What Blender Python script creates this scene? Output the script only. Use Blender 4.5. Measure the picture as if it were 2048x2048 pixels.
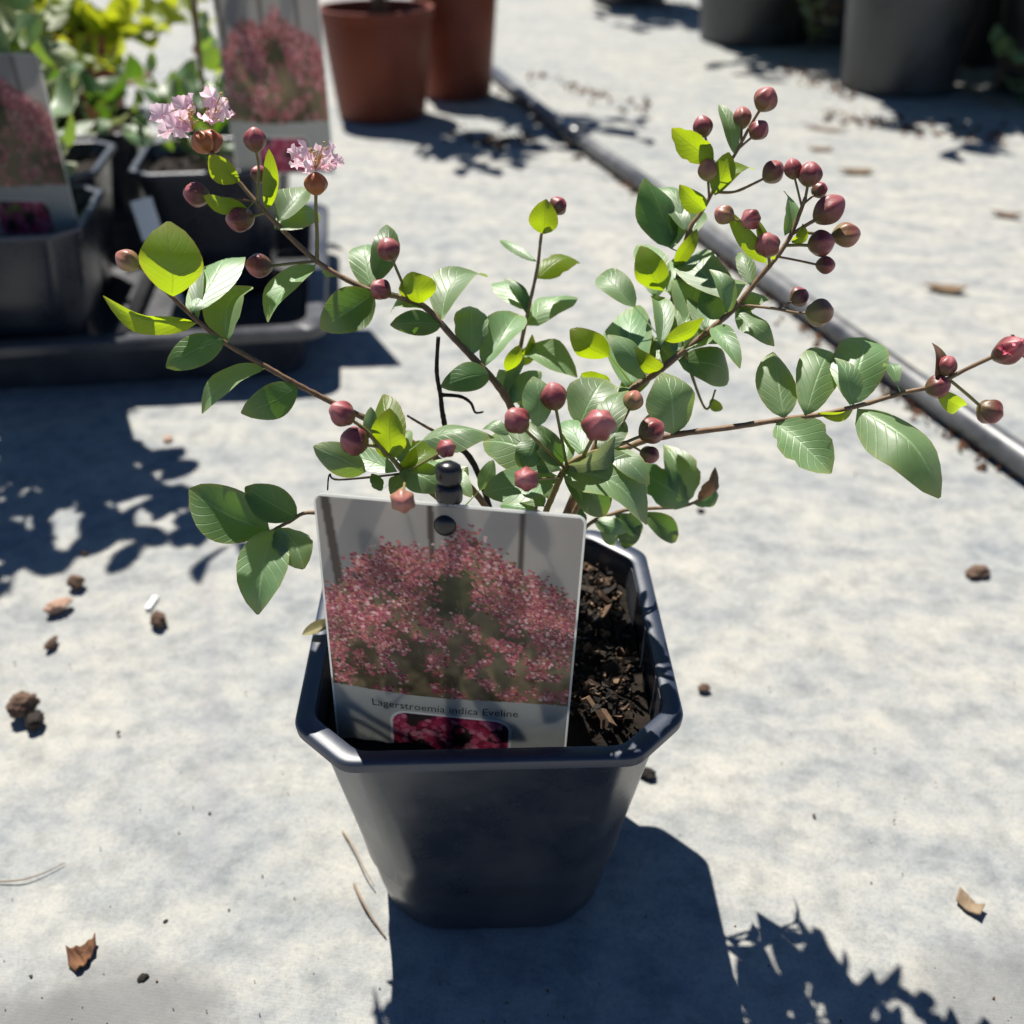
import bpy, bmesh, math, random
import numpy as np
from mathutils import Vector, Matrix, Quaternion, noise

# ------------------------------------------------------------------ scene, camera, light
for o in list(bpy.data.objects):
    bpy.data.objects.remove(o, do_unlink=True)
SC = bpy.context.scene
COL = SC.collection
R = math.radians
random.seed(11)

CAM_H = 0.4185          # camera height above the ground fabric (m)
PITCH = R(33.3)         # looking down
cam_d = bpy.data.cameras.new('camera')
cam_d.sensor_width = 36.0
cam_d.lens = 36.0
cam_d.clip_start = 0.02
cam_d.clip_end = 200.0
cam_d.dof.use_dof = True
cam_d.dof.focus_distance = 0.378
cam_d.dof.aperture_fstop = 8.5
cam = bpy.data.objects.new('camera', cam_d)
cam.location = (0, 0, CAM_H)
cam.rotation_euler = (math.pi / 2 - PITCH, 0, 0)
COL.objects.link(cam)
SC.camera = cam

SUN_DIR = Vector((-0.21, 0.447, 0.867)).normalized()     # towards the sun
world = bpy.data.worlds.new('World')
SC.world = world
world.use_nodes = True
wn = world.node_tree.nodes
wl = world.node_tree.links
bgn = wn['Background']
sky = wn.new('ShaderNodeTexSky')
sky.sky_type = 'NISHITA'
sky.sun_disc = False
sky.sun_elevation = math.asin(SUN_DIR.z)
sky.sun_rotation = math.atan2(SUN_DIR.x, SUN_DIR.y)
sky.air_density = 0.7
sky.dust_density = 0.0
sky.ozone_density = 10.0
wl.new(sky.outputs['Color'], bgn.inputs['Color'])
bgn.inputs['Strength'].default_value = 0.05
sun_d = bpy.data.lights.new('sun', 'SUN')
sun_d.energy = 5.0
sun_d.angle = R(0.53)
sun_d.color = (1.0, 0.955, 0.88)
sun = bpy.data.objects.new('sun', sun_d)
sun.rotation_euler = (-SUN_DIR).to_track_quat('-Z', 'Y').to_euler()
sun.location = (0, 2, 5)
COL.objects.link(sun)
SC.view_settings.view_transform = 'Standard'
SC.view_settings.look = 'None'
SC.view_settings.gamma = 1.0
SC.view_settings.use_curve_mapping = False
SC.view_settings.exposure = 0.76

# ------------------------------------------------------------------ small helpers
FPX, KPX = 2048.0, 2048.0 / 1932.0


def ray(ox, oy):
    u = (ox * KPX - 1024) / FPX
    v = (1024 - oy * KPX) / FPX
    return Vector((u, math.cos(PITCH) + v * math.sin(PITCH), -math.sin(PITCH) + v * math.cos(PITCH)))


CAMP = Vector((0, 0, CAM_H))


def at_y(ox, oy, y):
    r = ray(ox, oy)
    return CAMP + r * (y / r.y)


def at_z(ox, oy, z=0.0):
    r = ray(ox, oy)
    return CAMP + r * ((z - CAM_H) / r.z)


def depth_of(p):
    return p.y * math.cos(PITCH) - (p.z - CAM_H) * math.sin(PITCH)


def project(p):
    dz = p.z - CAM_H
    d = depth_of(p)
    v = p.y * math.sin(PITCH) + dz * math.cos(PITCH)
    return Vector(((1024 + FPX * p.x / d) / KPX, (1024 - FPX * v / d) / KPX))


def mesh_of(name, verts, faces, smooth=True):
    me = bpy.data.meshes.new(name)
    me.from_pydata([tuple(v) for v in verts], [], faces)
    if smooth:
        me.polygons.foreach_set('use_smooth', [True] * len(me.polygons))
    me.update()
    return me


def link(name, me, mat=None, parent=None):
    o = bpy.data.objects.new(name, me)
    COL.objects.link(o)
    if mat is not None and me is not None and len(me.materials) == 0:
        me.materials.append(mat)
    if parent is not None:
        o.parent = parent
    return o


def tag(o, label=None, cat=None, group=None, kind=None):
    if label: o['label'] = label
    if cat: o['category'] = cat
    if group: o['group'] = group
    if kind: o['kind'] = kind
    return o


def empty(name, loc, rz=0.0):
    o = bpy.data.objects.new(name, None)
    o.empty_display_size = 0.02
    o.location = loc
    o.rotation_euler = (0, 0, rz)
    COL.objects.link(o)
    return o


class MB:
    """collects verts / faces of one mesh"""
    def __init__(self):
        self.v, self.f = [], []

    def add(self, verts, faces):
        b = len(self.v)
        self.v += [Vector(v) for v in verts]
        self.f += [tuple(b + i for i in f) for f in faces]

    def box(self, c, s, rot=None):
        c = Vector(c)
        vs = []
        for x in (-1, 1):
            for y in (-1, 1):
                for z in (-1, 1):
                    p = Vector((x * s[0] / 2, y * s[1] / 2, z * s[2] / 2))
                    if rot is not None: p = rot @ p
                    vs.append(c + p)
        self.add(vs, [(0, 1, 3, 2), (4, 6, 7, 5), (0, 4, 5, 1), (2, 3, 7, 6), (0, 2, 6, 4), (1, 5, 7, 3)])

    def tube(self, pts, rads, n=8, caps=True):
        pts = [Vector(p) for p in pts]
        rings = []
        up = Vector((0.13, 0.31, 0.94))
        prev = None
        for i, p in enumerate(pts):
            t = (pts[min(i + 1, len(pts) - 1)] - pts[max(i - 1, 0)])
            t = t.normalized() if t.length > 1e-9 else Vector((0, 0, 1))
            if prev is None:
                a = t.cross(up)
                if a.length < 1e-3: a = t.cross(Vector((1, 0, 0)))
                a.normalize()
            else:
                a = (prev - t * prev.dot(t)).normalized()
            prev = a
            b = t.cross(a)
            r = rads[i] if hasattr(rads, '__len__') else rads
            rings.append([p + (a * math.cos(2 * math.pi * k / n) + b * math.sin(2 * math.pi * k / n)) * r for k in range(n)])
        b0 = len(self.v)
        for r in rings: self.v += r
        for i in range(len(rings) - 1):
            for k in range(n):
                q = b0 + i * n
                self.f.append((q + k, q + (k + 1) % n, q + n + (k + 1) % n, q + n + k))
        if caps:
            self.f.append(tuple(b0 + k for k in reversed(range(n))))
            q = b0 + (len(rings) - 1) * n
            self.f.append(tuple(q + k for k in range(n)))

    def loft(self, rings, close_first=False, close_last=False):
        n = len(rings[0])
        b0 = len(self.v)
        for r in rings: self.v += [Vector(p) for p in r]
        for i in range(len(rings) - 1):
            for k in range(n):
                q = b0 + i * n
                self.f.append((q + k, q + (k + 1) % n, q + n + (k + 1) % n, q + n + k))
        if close_first: self.f.append(tuple(b0 + k for k in reversed(range(n))))
        if close_last:
            q = b0 + (len(rings) - 1) * n
            self.f.append(tuple(q + k for k in range(n)))

    def lathe(self, prof, n=32, close_first=False, close_last=False, c=(0, 0, 0)):
        c = Vector(c)
        self.loft([[c + Vector((r * math.cos(2 * math.pi * k / n), r * math.sin(2 * math.pi * k / n), z)) for k in range(n)] for r, z in prof], close_first, close_last)

    def build(self, name, mat, parent=None, smooth=True, off=None):
        vs = self.v if off is None else [v - off for v in self.v]
        me = mesh_of(name, vs, self.f, smooth)
        return link(name, me, mat, parent)


def smooth_angle(o, ang=35):
    me = o.data
    bm = bmesh.new()
    bm.from_mesh(me)
    bmesh.ops.recalc_face_normals(bm, faces=bm.faces)
    for e in bm.edges:
        if len(e.link_faces) == 2 and e.calc_face_angle(0) > R(ang):
            e.smooth = False
    bm.to_mesh(me)
    bm.free()
    return o


def catmull(pts, sub=6):
    """pts: list of Vectors; a smooth curve through them"""
    out = []
    n = len(pts)
    for i in range(n - 1):
        p0, p1, p2, p3 = pts[max(i - 1, 0)], pts[i], pts[i + 1], pts[min(i + 2, n - 1)]
        for k in range(sub):
            t = k / sub
            out.append(0.5 * ((2 * p1) + (p2 - p0) * t + (2 * p0 - 5 * p1 + 4 * p2 - p3) * t * t + (3 * p1 - p0 - 3 * p2 + p3) * t * t * t))
    out.append(pts[-1].copy())
    return out


# ------------------------------------------------------------------ materials
class NT:
    def __init__(self, name):
        self.m = bpy.data.materials.new(name)
        self.m.use_nodes = True
        self.t = self.m.node_tree
        self.n = self.t.nodes
        self.n.clear()
        self.out = self.n.new('ShaderNodeOutputMaterial')

    def node(self, kind, **kw):
        nd = self.n.new('ShaderNode' + kind)
        for k, v in kw.items():
            if k.startswith('i_'):
                key = k[2:]
                key = int(key) if key.isdigit() else key.replace('_', ' ')
                nd.inputs[key].default_value = v
            else:
                setattr(nd, k, v)
        return nd

    def link(self, a, b): self.t.links.new(a, b)

    def coord(self, which='Object', scale=None):
        tc = self.node('TexCoord')
        if scale is None: return tc.outputs[which]
        mp = self.node('Mapping')
        mp.inputs['Scale'].default_value = scale
        self.link(tc.outputs[which], mp.inputs['Vector'])
        return mp.outputs['Vector']

    def noise(self, vec, scale, detail=4, rough=0.55, out='Fac'):
        nz = self.node('TexNoise')
        nz.inputs['Scale'].default_value = scale
        nz.inputs['Detail'].default_value = detail
        nz.inputs['Roughness'].default_value = rough
        if vec is not None: self.link(vec, nz.inputs['Vector'])
        return nz.outputs[out]

    def ramp(self, fac, stops, interp='LINEAR'):
        rp = self.node('ValToRGB')
        rp.color_ramp.interpolation = interp
        el = rp.color_ramp.elements
        while len(el) < len(stops): el.new(0.5)
        for e, (p, c) in zip(el, stops):
            e.position = p
            e.color = (*c, 1) if len(c) == 3 else c
        self.link(fac, rp.inputs['Fac'])
        return rp.outputs['Color']

    def mix(self, fac, a, b, mode='MIX'):
        mx = self.node('Mix', data_type='RGBA', blend_type=mode)
        for s, v in ((0, fac), (6, a), (7, b)):
            if hasattr(v, 'links'): self.link(v, mx.inputs[s])
            elif s == 0: mx.inputs[0].default_value = v
            else: mx.inputs[s].default_value = (*v, 1)
        return mx.outputs[2]

    def math(self, op, a, b=None, clamp=False):
        m = self.node('Math', operation=op, use_clamp=clamp)
        for i, v in enumerate((a, b)):
            if v is None: continue
            if hasattr(v, 'links'): self.link(v, m.inputs[i])
            else: m.inputs[i].default_value = v
        return m.outputs[0]

    def bump(self, h, strength=0.3, dist=0.001, normal=None):
        b = self.node('Bump')
        b.inputs['Strength'].default_value = strength
        b.inputs['Distance'].default_value = dist
        self.link(h, b.inputs['Height'])
        if normal is not None: self.link(normal, b.inputs['Normal'])
        return b.outputs['Normal']

    def pbr(self, color, rough=0.6, spec=0.5, normal=None, **kw):
        p = self.node('BsdfPrincipled')
        for key, v in (('Base Color', color), ('Roughness', rough), ('Specular IOR Level', spec)):
            if hasattr(v, 'links'): self.link(v, p.inputs[key])
            else: p.inputs[key].default_value = (*v, 1) if key == 'Base Color' else v
        if normal is not None: self.link(normal, p.inputs['Normal'])
        for k, v in kw.items(): p.inputs[k.replace('_', ' ')].default_value = v
        return p.outputs[0]

    def done(self, shader):
        self.link(shader, self.out.inputs['Surface'])
        return self.m


def mat_fabric():
    m = NT('ground_fabric')
    co = m.coord('Object')
    big = m.noise(co, 2.3, 5, 0.6)
    mp = m.node('Mapping'); mp.inputs['Rotation'].default_value = (0, 0, R(35)); mp.inputs['Scale'].default_value = (1.0, 1.9, 1.0)
    m.link(co, mp.inputs['Vector'])
    streak = m.noise(mp.outputs['Vector'], 13, 12, 0.74)
    fine = m.noise(co, 55, 5, 0.65)
    grit = m.noise(co, 520, 4, 0.75)
    c = m.ramp(streak, [(0.28, (0.195, 0.212, 0.226)), (0.44, (0.312, 0.322, 0.320)), (0.60, (0.400, 0.393, 0.360)), (0.8, (0.46, 0.447, 0.405))])
    c2 = m.ramp(fine, [(0.3, (0.58, 0.61, 0.64)), (0.55, (1, 1, 1)), (0.75, (1.08, 1.06, 1.0))])
    c = m.mix(0.75, c, c2, 'MULTIPLY')
    c3 = m.ramp(big, [(0.3, (0.84, 0.87, 0.9)), (0.6, (1.02, 1.0, 0.97))])
    c = m.mix(1.0, c, c3, 'MULTIPLY')
    g = m.ramp(grit, [(0.25, (0.7, 0.7, 0.7)), (0.5, (1, 1, 1)), (0.8, (1.12, 1.1, 1.05))])
    c = m.mix(0.9, c, g, 'MULTIPLY')
    # dark worn spots of the black tape showing through the dust
    sp = m.noise(co, 26, 3, 0.5)
    spm = m.ramp(sp, [(0.66, (0, 0, 0)), (0.74, (1, 1, 1))])
    c = m.mix(m.math('MULTIPLY', spm, 0.30), c, (0.17, 0.165, 0.16))
    # faint scuffed line and two darker worn patches with shapes of their own
    sx = m.node('SeparateXYZ'); m.link(co, sx.inputs[0])
    wob = m.math('MULTIPLY', m.math('SUBTRACT', m.noise(co, 12, 2), 0.5), 0.012)
    lx = m.math('ADD', m.math('ADD', sx.outputs[0], 0.178), m.math('ADD', wob, m.math('MULTIPLY', m.math('SUBTRACT', sx.outputs[1], 0.45), 0.24)))
    dist = m.math('ABSOLUTE', lx)
    lm = m.ramp(dist, [(0.0, (1, 1, 1)), (0.009, (0, 0, 0))])
    yr = m.ramp(sx.outputs[1], [(0.29, (0, 0, 0)), (0.34, (1, 1, 1)), (0.55, (1, 1, 1)), (0.62, (0, 0, 0))])
    lm = m.math('MULTIPLY', m.math('MULTIPLY', lm, yr), 0.30)
    c = m.mix(lm, c, (0.20, 0.20, 0.23))
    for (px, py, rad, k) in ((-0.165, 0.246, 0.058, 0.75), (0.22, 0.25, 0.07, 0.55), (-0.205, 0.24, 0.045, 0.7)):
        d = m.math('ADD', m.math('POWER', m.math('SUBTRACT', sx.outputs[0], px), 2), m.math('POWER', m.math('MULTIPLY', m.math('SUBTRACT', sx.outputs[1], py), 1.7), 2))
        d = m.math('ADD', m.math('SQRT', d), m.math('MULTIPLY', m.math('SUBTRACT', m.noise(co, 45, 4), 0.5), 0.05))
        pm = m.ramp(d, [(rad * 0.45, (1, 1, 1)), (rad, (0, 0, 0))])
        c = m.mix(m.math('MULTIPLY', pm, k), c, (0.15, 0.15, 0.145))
    # weave
    wv1 = m.node('TexWave', wave_type='BANDS', bands_direction='X'); wv1.inputs['Scale'].default_value = 230
    wv1.inputs['Distortion'].default_value = 1.2; wv1.inputs['Detail'].default_value = 1
    wv2 = m.node('TexWave', wave_type='BANDS', bands_direction='Y'); wv2.inputs['Scale'].default_value = 210
    wv2.inputs['Distortion'].default_value = 1.2; wv2.inputs['Detail'].default_value = 1
    mp2 = m.node('Mapping'); mp2.inputs['Rotation'].default_value = (0, 0, R(7))
    m.link(co, mp2.inputs['Vector'])
    m.link(mp2.outputs['Vector'], wv1.inputs['Vector']); m.link(mp2.outputs['Vector'], wv2.inputs['Vector'])
    wv = m.math('MULTIPLY', wv1.outputs['Fac'], wv2.outputs['Fac'])
    wc = m.ramp(wv, [(0.0, (0.86, 0.86, 0.86)), (0.5, (1.03, 1.03, 1.03))])
    c = m.mix(0.14, c, wc, 'MULTIPLY')
    h = m.math('ADD', m.math('MULTIPLY', wv, 0.15), m.math('MULTIPLY', grit, 0.8))
    h = m.math('ADD', h, m.math('MULTIPLY', fine, 0.8))
    nrm = m.bump(h, 0.5, 0.0009)
    return m.done(m.pbr(c, 0.85, 0.25, nrm))


def mat_plastic(name, col, rough=0.34, dust=0.35, dustcol=(0.16, 0.16, 0.155)):
    m = NT(name)
    co = m.coord('Object')
    n1 = m.noise(co, 14, 5, 0.65)
    n2 = m.noise(co, 160, 4, 0.7)
    mp = m.node('Mapping'); mp.inputs['Scale'].default_value = (18, 18, 220)
    m.link(co, mp.inputs['Vector'])
    scr = m.noise(mp.outputs['Vector'], 1.5, 5, 0.7)
    d = m.math('MULTIPLY', m.ramp(n1, [(0.38, (0, 0, 0)), (0.75, (1, 1, 1))]), dust)
    d = m.math('ADD', d, m.math('MULTIPLY', m.ramp(n2, [(0.6, (0, 0, 0)), (0.85, (1, 1, 1))]), dust * 0.8), True)
    d = m.math('ADD', d, m.math('MULTIPLY', m.ramp(scr, [(0.66, (0, 0, 0)), (0.8, (1, 1, 1))]), dust * 0.5), True)
    c = m.mix(d, col, dustcol)
    rg = m.math('ADD', m.math('MULTIPLY', n1, 0.22), rough - 0.1)
    rg = m.math('ADD', rg, m.math('MULTIPLY', d, 0.25))
    nrm = m.bump(m.math('ADD', n2, m.math('MULTIPLY', scr, 0.6)), 0.12, 0.0006)
    return m.done(m.pbr(c, rg, 0.75, nrm))


def mat_terracotta():
    m = NT('terracotta_plastic')
    co = m.coord('Object')
    n1 = m.noise(co, 9, 5, 0.6)
    c = m.ramp(n1, [(0.3, (0.15, 0.030, 0.012)), (0.55, (0.20, 0.043, 0.018)), (0.8, (0.24, 0.065, 0.032))])
    nrm = m.bump(m.noise(co, 90, 3), 0.15, 0.001)
    return m.done(m.pbr(c, 0.5, 0.3, nrm))


def mat_leaf(name, top, mid, edge, trans, rough=0.42, tw=0.45, spec=0.5):
    """blade colour varies leaf by leaf; UV.x runs across the blade (0..1), UV.y along it"""
    m = NT(name)
    uv = m.node('UVMap', uv_map='UVMap')
    s = m.node('SeparateXYZ'); m.link(uv.outputs[0], s.inputs[0])
    across = m.math('ABSOLUTE', m.math('SUBTRACT', s.outputs[0], 0.5))
    rib = m.ramp(across, [(0.0, (1, 1, 1)), (0.035, (0, 0, 0))])
    # side veins, slanting towards the tip
    vv = m.math('SUBTRACT', m.math('MULTIPLY', s.outputs[1], 8.0), m.math('MULTIPLY', across, 5.0))
    fr = m.math('ABSOLUTE', m.math('SUBTRACT', m.math('FRACT', vv), 0.5))
    vein = m.ramp(fr, [(0.0, (1, 1, 1)), (0.09, (0, 0, 0))])
    co = m.coord('Object')
    nz = m.noise(co, 130, 4, 0.6)
    oi = m.node('ObjectInfo')
    c = m.ramp(nz, [(0.3, top), (0.7, mid)])
    hs = m.node('HueSaturation')
    m.link(m.math('ADD', m.math('MULTIPLY', oi.outputs['Random'], 0.035), 0.4825), hs.inputs['Hue'])
    hs.inputs['Saturation'].default_value = 1.0
    m.link(m.math('ADD', m.math('MULTIPLY', oi.outputs['Random'], 0.45), 0.78), hs.inputs['Value'])
    m.link(c, hs.inputs['Color'])
    c = hs.outputs['Color']
    blot = m.noise(co, 210, 5, 0.7)
    em = m.ramp(m.math('ADD', across, m.math('MULTIPLY', m.math('SUBTRACT', blot, 0.5), 0.22)), [(0.40, (0, 0, 0)), (0.52, (1, 1, 1))])
    tip = m.ramp(s.outputs[1], [(0.82, (0, 0, 0)), (1.0, (1, 1, 1))])
    c = m.mix(m.math('MULTIPLY', m.math('ADD', em, tip, True), 0.55), c, edge)
    spots = m.ramp(m.noise(co, 330, 2, 0.5), [(0.70, (0, 0, 0)), (0.76, (1, 1, 1))])
    c = m.mix(m.math('MULTIPLY', spots, 0.45), c, (0.10, 0.055, 0.02))
    c = m.mix(m.math('MULTIPLY', rib, 0.55), c, tuple(min(1, x * 2.2 + 0.05) for x in mid))
    c = m.mix(m.math('MULTIPLY', vein, 0.17), c, tuple(min(1, x * 1.8 + 0.03) for x in mid))
    h = m.math('ADD', m.math('MULTIPLY', rib, -1.0), m.math('ADD', m.math('MULTIPLY', vein, -0.6), m.math('MULTIPLY', nz, 0.6)))
    nrm = m.bump(h, 0.35, 0.0004)
    p = m.pbr(c, rough, spec, nrm)
    tr = m.node('BsdfTranslucent')
    tc = m.mix(m.math('MULTIPLY', nz, 0.35), trans, tuple(x * 0.75 for x in trans))
    tc = m.mix(m.math('MULTIPLY', vein, 0.25), tc, tuple(x * 0.6 for x in trans))
    tc = m.mix(m.math('MULTIPLY', m.math('ADD', em, tip, True), 0.35), tc, (0.50, 0.36, 0.02))
    tc = m.mix(m.math('MULTIPLY', rib, 0.45), tc, tuple(x * 0.55 for x in trans))
    m.link(tc, tr.inputs['Color'])
    m.link(nrm, tr.inputs['Normal'])
    mx = m.node('MixShader'); mx.inputs[0].default_value = tw
    m.link(p, mx.inputs[1]); m.link(tr.outputs[0], mx.inputs[2])
    return m.done(mx.outputs[0])


def mat_simple(name, stops, scale=40, rough=0.7, spec=0.4, bump=0.3, dist=0.001, island=False):
    m = NT(name)
    co = m.coord('Object')
    n = m.noise(co, scale, 5, 0.62)
    if island:
        g = m.node('NewGeometry')
        f = m.math('ADD', m.math('MULTIPLY', g.outputs['Random Per Island'], 0.75), m.math('MULTIPLY', n, 0.25))
    else:
        oi = m.node('ObjectInfo')
        f = m.math('ADD', n, m.math('MULTIPLY', m.math('SUBTRACT', oi.outputs['Random'], 0.5), 0.25))
    c = m.ramp(f, stops)
    return m.done(m.pbr(c, rough, spec, m.bump(n, bump, dist)))


def mat_bud():
    m = NT('bud_skin')
    at = m.node('Attribute', attribute_name='along')
    oi = m.node('ObjectInfo')
    co = m.coord('Object')
    nz = m.noise(co, 300, 3, 0.6)
    f = m.math('ADD', at.outputs['Fac'], m.math('MULTIPLY', m.math('SUBTRACT', nz, 0.5), 0.25))
    c = m.ramp(f, [(0.0, (0.12, 0.085, 0.03)), (0.25, (0.13, 0.050, 0.028)), (0.5, (0.165, 0.030, 0.028)), (0.78, (0.30, 0.060, 0.068)), (1.0, (0.42, 0.14, 0.14))])  # green base to red skin; sunlit pink highlight painted into the top
    green = m.ramp(f, [(0.0, (0.22, 0.19, 0.05)), (0.5, (0.26, 0.13, 0.06)), (1.0, (0.42, 0.15, 0.12))])
    gsel = m.ramp(oi.outputs['Random'], [(0.72, (0, 0, 0)), (0.80, (1, 1, 1))])
    c = m.mix(gsel, c, green)
    nb = m.noise(co, 700, 4, 0.7)
    c = m.mix(m.math('MULTIPLY', m.ramp(nb, [(0.45, (0, 0, 0)), (0.75, (1, 1, 1))]), 0.35), c, (0.30, 0.17, 0.12))
    p = m.pbr(c, m.math('ADD', m.math('MULTIPLY', nz, 0.25), 0.30), 0.5, m.bump(m.math('ADD', nz, nb), 0.35, 0.0004))
    return m.done(p)


def mat_petal():
    m = NT('petal_pink')
    co = m.coord('Object')
    nz = m.noise(co, 260, 4, 0.6)
    c = m.ramp(nz, [(0.3, (0.90, 0.60, 0.70)), (0.7, (0.95, 0.78, 0.83))])
    p = m.pbr(c, 0.6, 0.3)
    tr = m.node('BsdfTranslucent'); m.link(c, tr.inputs['Color'])
    mx = m.node('MixShader'); mx.inputs[0].default_value = 0.58
    m.link(p, mx.inputs[1]); m.link(tr.outputs[0], mx.inputs[2])
    return m.done(mx.outputs[0])


def mat_print(name, tw):
    m = NT(name)
    at = m.node('Attribute', attribute_name='ink')
    p = m.pbr(at.outputs['Color'], 0.36, 0.5)
    tr = m.node('BsdfTranslucent'); m.link(at.outputs['Color'], tr.inputs['Color'])
    mx = m.node('MixShader'); mx.inputs[0].default_value = tw
    m.link(p, mx.inputs[1]); m.link(tr.outputs[0], mx.inputs[2])
    return m.done(mx.outputs[0])


def mat_card():
    m = NT('card_plastic')
    n = m.noise(m.coord('Object'), 60, 3)
    c = m.ramp(n, [(0.3, (0.70, 0.71, 0.70)), (0.7, (0.78, 0.78, 0.76))])
    p = m.pbr(c, 0.35, 0.5)
    tr = m.node('BsdfTranslucent'); m.link(c, tr.inputs['Color'])
    mx = m.node('MixShader'); mx.inputs[0].default_value = 0.7
    m.link(p, mx.inputs[1]); m.link(tr.outputs[0], mx.inputs[2])
    return m.done(mx.outputs[0])


M = dict(
    fabric=mat_fabric(),
    pot=mat_plastic('black_plastic', (0.013, 0.017, 0.026), 0.27, 0.30),
    pot_rim=mat_plastic('worn_rim_plastic', (0.012, 0.021, 0.044), 0.38, 0.16),
    pot_old=mat_plastic('old_black_plastic', (0.016, 0.017, 0.018), 0.42, 0.45, (0.11, 0.11, 0.10)),
    tray=mat_plastic('tray_plastic', (0.020, 0.022, 0.030), 0.30, 0.35, (0.18, 0.18, 0.18)),
    pipe=mat_plastic('pipe_plastic', (0.035, 0.037, 0.042), 0.33, 0.7, (0.24, 0.24, 0.24)),
    terracotta=mat_terracotta(),
    leaf=mat_leaf('leaf_mature', (0.125, 0.215, 0.092), (0.165, 0.265, 0.120), (0.28, 0.30, 0.09), (0.30, 0.48, 0.03), 0.47, 0.30, 1.0),
    leaf_young=mat_leaf('leaf_young', (0.085, 0.140, 0.030), (0.115, 0.175, 0.040), (0.26, 0.20, 0.05), (0.46, 0.62, 0.005), 0.44, 0.55),
    leaf_dark=mat_leaf('leaf_dark', (0.055, 0.115, 0.034), (0.080, 0.150, 0.042), (0.16, 0.21, 0.05), (0.14, 0.30, 0.015), 0.48, 0.32, 0.8),  # on the crape myrtle, leaf shade is put into this darker green
    leaf_dry=mat_leaf('leaf_dry', (0.20, 0.17, 0.06), (0.33, 0.31, 0.14), (0.30, 0.19, 0.07), (0.45, 0.42, 0.15), 0.6, 0.3),
    leaf_dead=mat_leaf('leaf_dead', (0.10, 0.055, 0.025), (0.17, 0.10, 0.05), (0.08, 0.05, 0.02), (0.20, 0.10, 0.04), 0.7, 0.15),
    leaf_bright=mat_leaf('leaf_bright', (0.14, 0.20, 0.02), (0.20, 0.27, 0.03), (0.30, 0.30, 0.05), (0.55, 0.62, 0.02), 0.45, 0.45),
    leaf_pale=mat_leaf('leaf_pale', (0.20, 0.26, 0.12), (0.32, 0.36, 0.20), (0.45, 0.46, 0.30), (0.35, 0.42, 0.15), 0.5, 0.3),
    stem=mat_simple('stem_bark', [(0.2, (0.12, 0.065, 0.035)), (0.5, (0.22, 0.135, 0.070)), (0.8, (0.30, 0.21, 0.11))], 260, 0.6, 0.4, 0.3, 0.0005),
    stem_green=mat_simple('stem_green', [(0.2, (0.17, 0.11, 0.04)), (0.5, (0.20, 0.17, 0.055)), (0.8, (0.17, 0.19, 0.06))], 200, 0.55, 0.4, 0.2, 0.0005),
    twig_dead=mat_simple('dead_twig', [(0.2, (0.018, 0.014, 0.012)), (0.8, (0.05, 0.036, 0.030))], 200, 0.8, 0.3, 0.4, 0.0006),
    twig_pale=mat_simple('pale_twig', [(0.2, (0.15, 0.10, 0.06)), (0.8, (0.30, 0.23, 0.15))], 120, 0.8, 0.3, 0.3, 0.0006),
    bud=mat_bud(),
    petal=mat_petal(),
    stamen=mat_simple('stamen_yellow', [(0.2, (0.45, 0.28, 0.06)), (0.8, (0.60, 0.42, 0.12))], 200, 0.6),
    calyx=mat_simple('calyx_orange', [(0.2, (0.24, 0.060, 0.015)), (0.8, (0.36, 0.12, 0.03))], 180, 0.45, 0.5, 0.2, 0.0005),
    soil=mat_simple('peat_soil', [(0.25, (0.006, 0.005, 0.004)), (0.6, (0.020, 0.014, 0.010)), (0.85, (0.045, 0.030, 0.020))], 120, 0.9, 0.2, 0.9, 0.003),
    bark=mat_simple('bark_chips', [(0.10, (0.007, 0.006, 0.005)), (0.55, (0.022, 0.015, 0.010)), (0.74, (0.075, 0.045, 0.028)), (0.88, (0.24, 0.15, 0.09))], 150, 0.8, 0.3, 0.6, 0.001, island=True),
    stone_brown=mat_simple('brown_crumb', [(0.25, (0.045, 0.028, 0.020)), (0.55, (0.12, 0.075, 0.052)), (0.85, (0.21, 0.14, 0.10))], 90, 0.9, 0.25, 0.8, 0.002),
    stone_pink=mat_simple('pink_stone', [(0.25, (0.33, 0.20, 0.14)), (0.8, (0.50, 0.33, 0.24))], 90, 0.85, 0.3, 0.5, 0.002),
    stone_dark=mat_simple('dark_crumb', [(0.25, (0.010, 0.009, 0.008)), (0.8, (0.045, 0.034, 0.028))], 90, 0.9, 0.25, 0.8, 0.002),
    bark_red=mat_simple('bark_flake', [(0.25, (0.05, 0.022, 0.012)), (0.55, (0.16, 0.075, 0.035)), (0.8, (0.30, 0.19, 0.11))], 70, 0.85, 0.3, 0.8, 0.002),
    card=mat_card(),
    ink_photo=mat_print('printed_card', 0.5),
    black=mat_simple('black_peg', [(0.2, (0.006, 0.006, 0.007)), (0.8, (0.014, 0.014, 0.016))], 60, 0.28, 0.5, 0.05),
    ink=mat_simple('dark_ink', [(0.2, (0.035, 0.037, 0.04)), (0.8, (0.05, 0.05, 0.055))], 60, 0.4),
    white=mat_simple('white_plastic', [(0.2, (0.66, 0.67, 0.66)), (0.8, (0.76, 0.76, 0.74))], 60, 0.4, 0.5, 0.05),
)

# ------------------------------------------------------------------ ground
def spaced(lo, hi, n, far):
    xs = list(np.linspace(lo, hi, n))
    out = [lo - f for f in reversed(far)] + xs + [hi + f for f in far]
    return out


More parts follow.
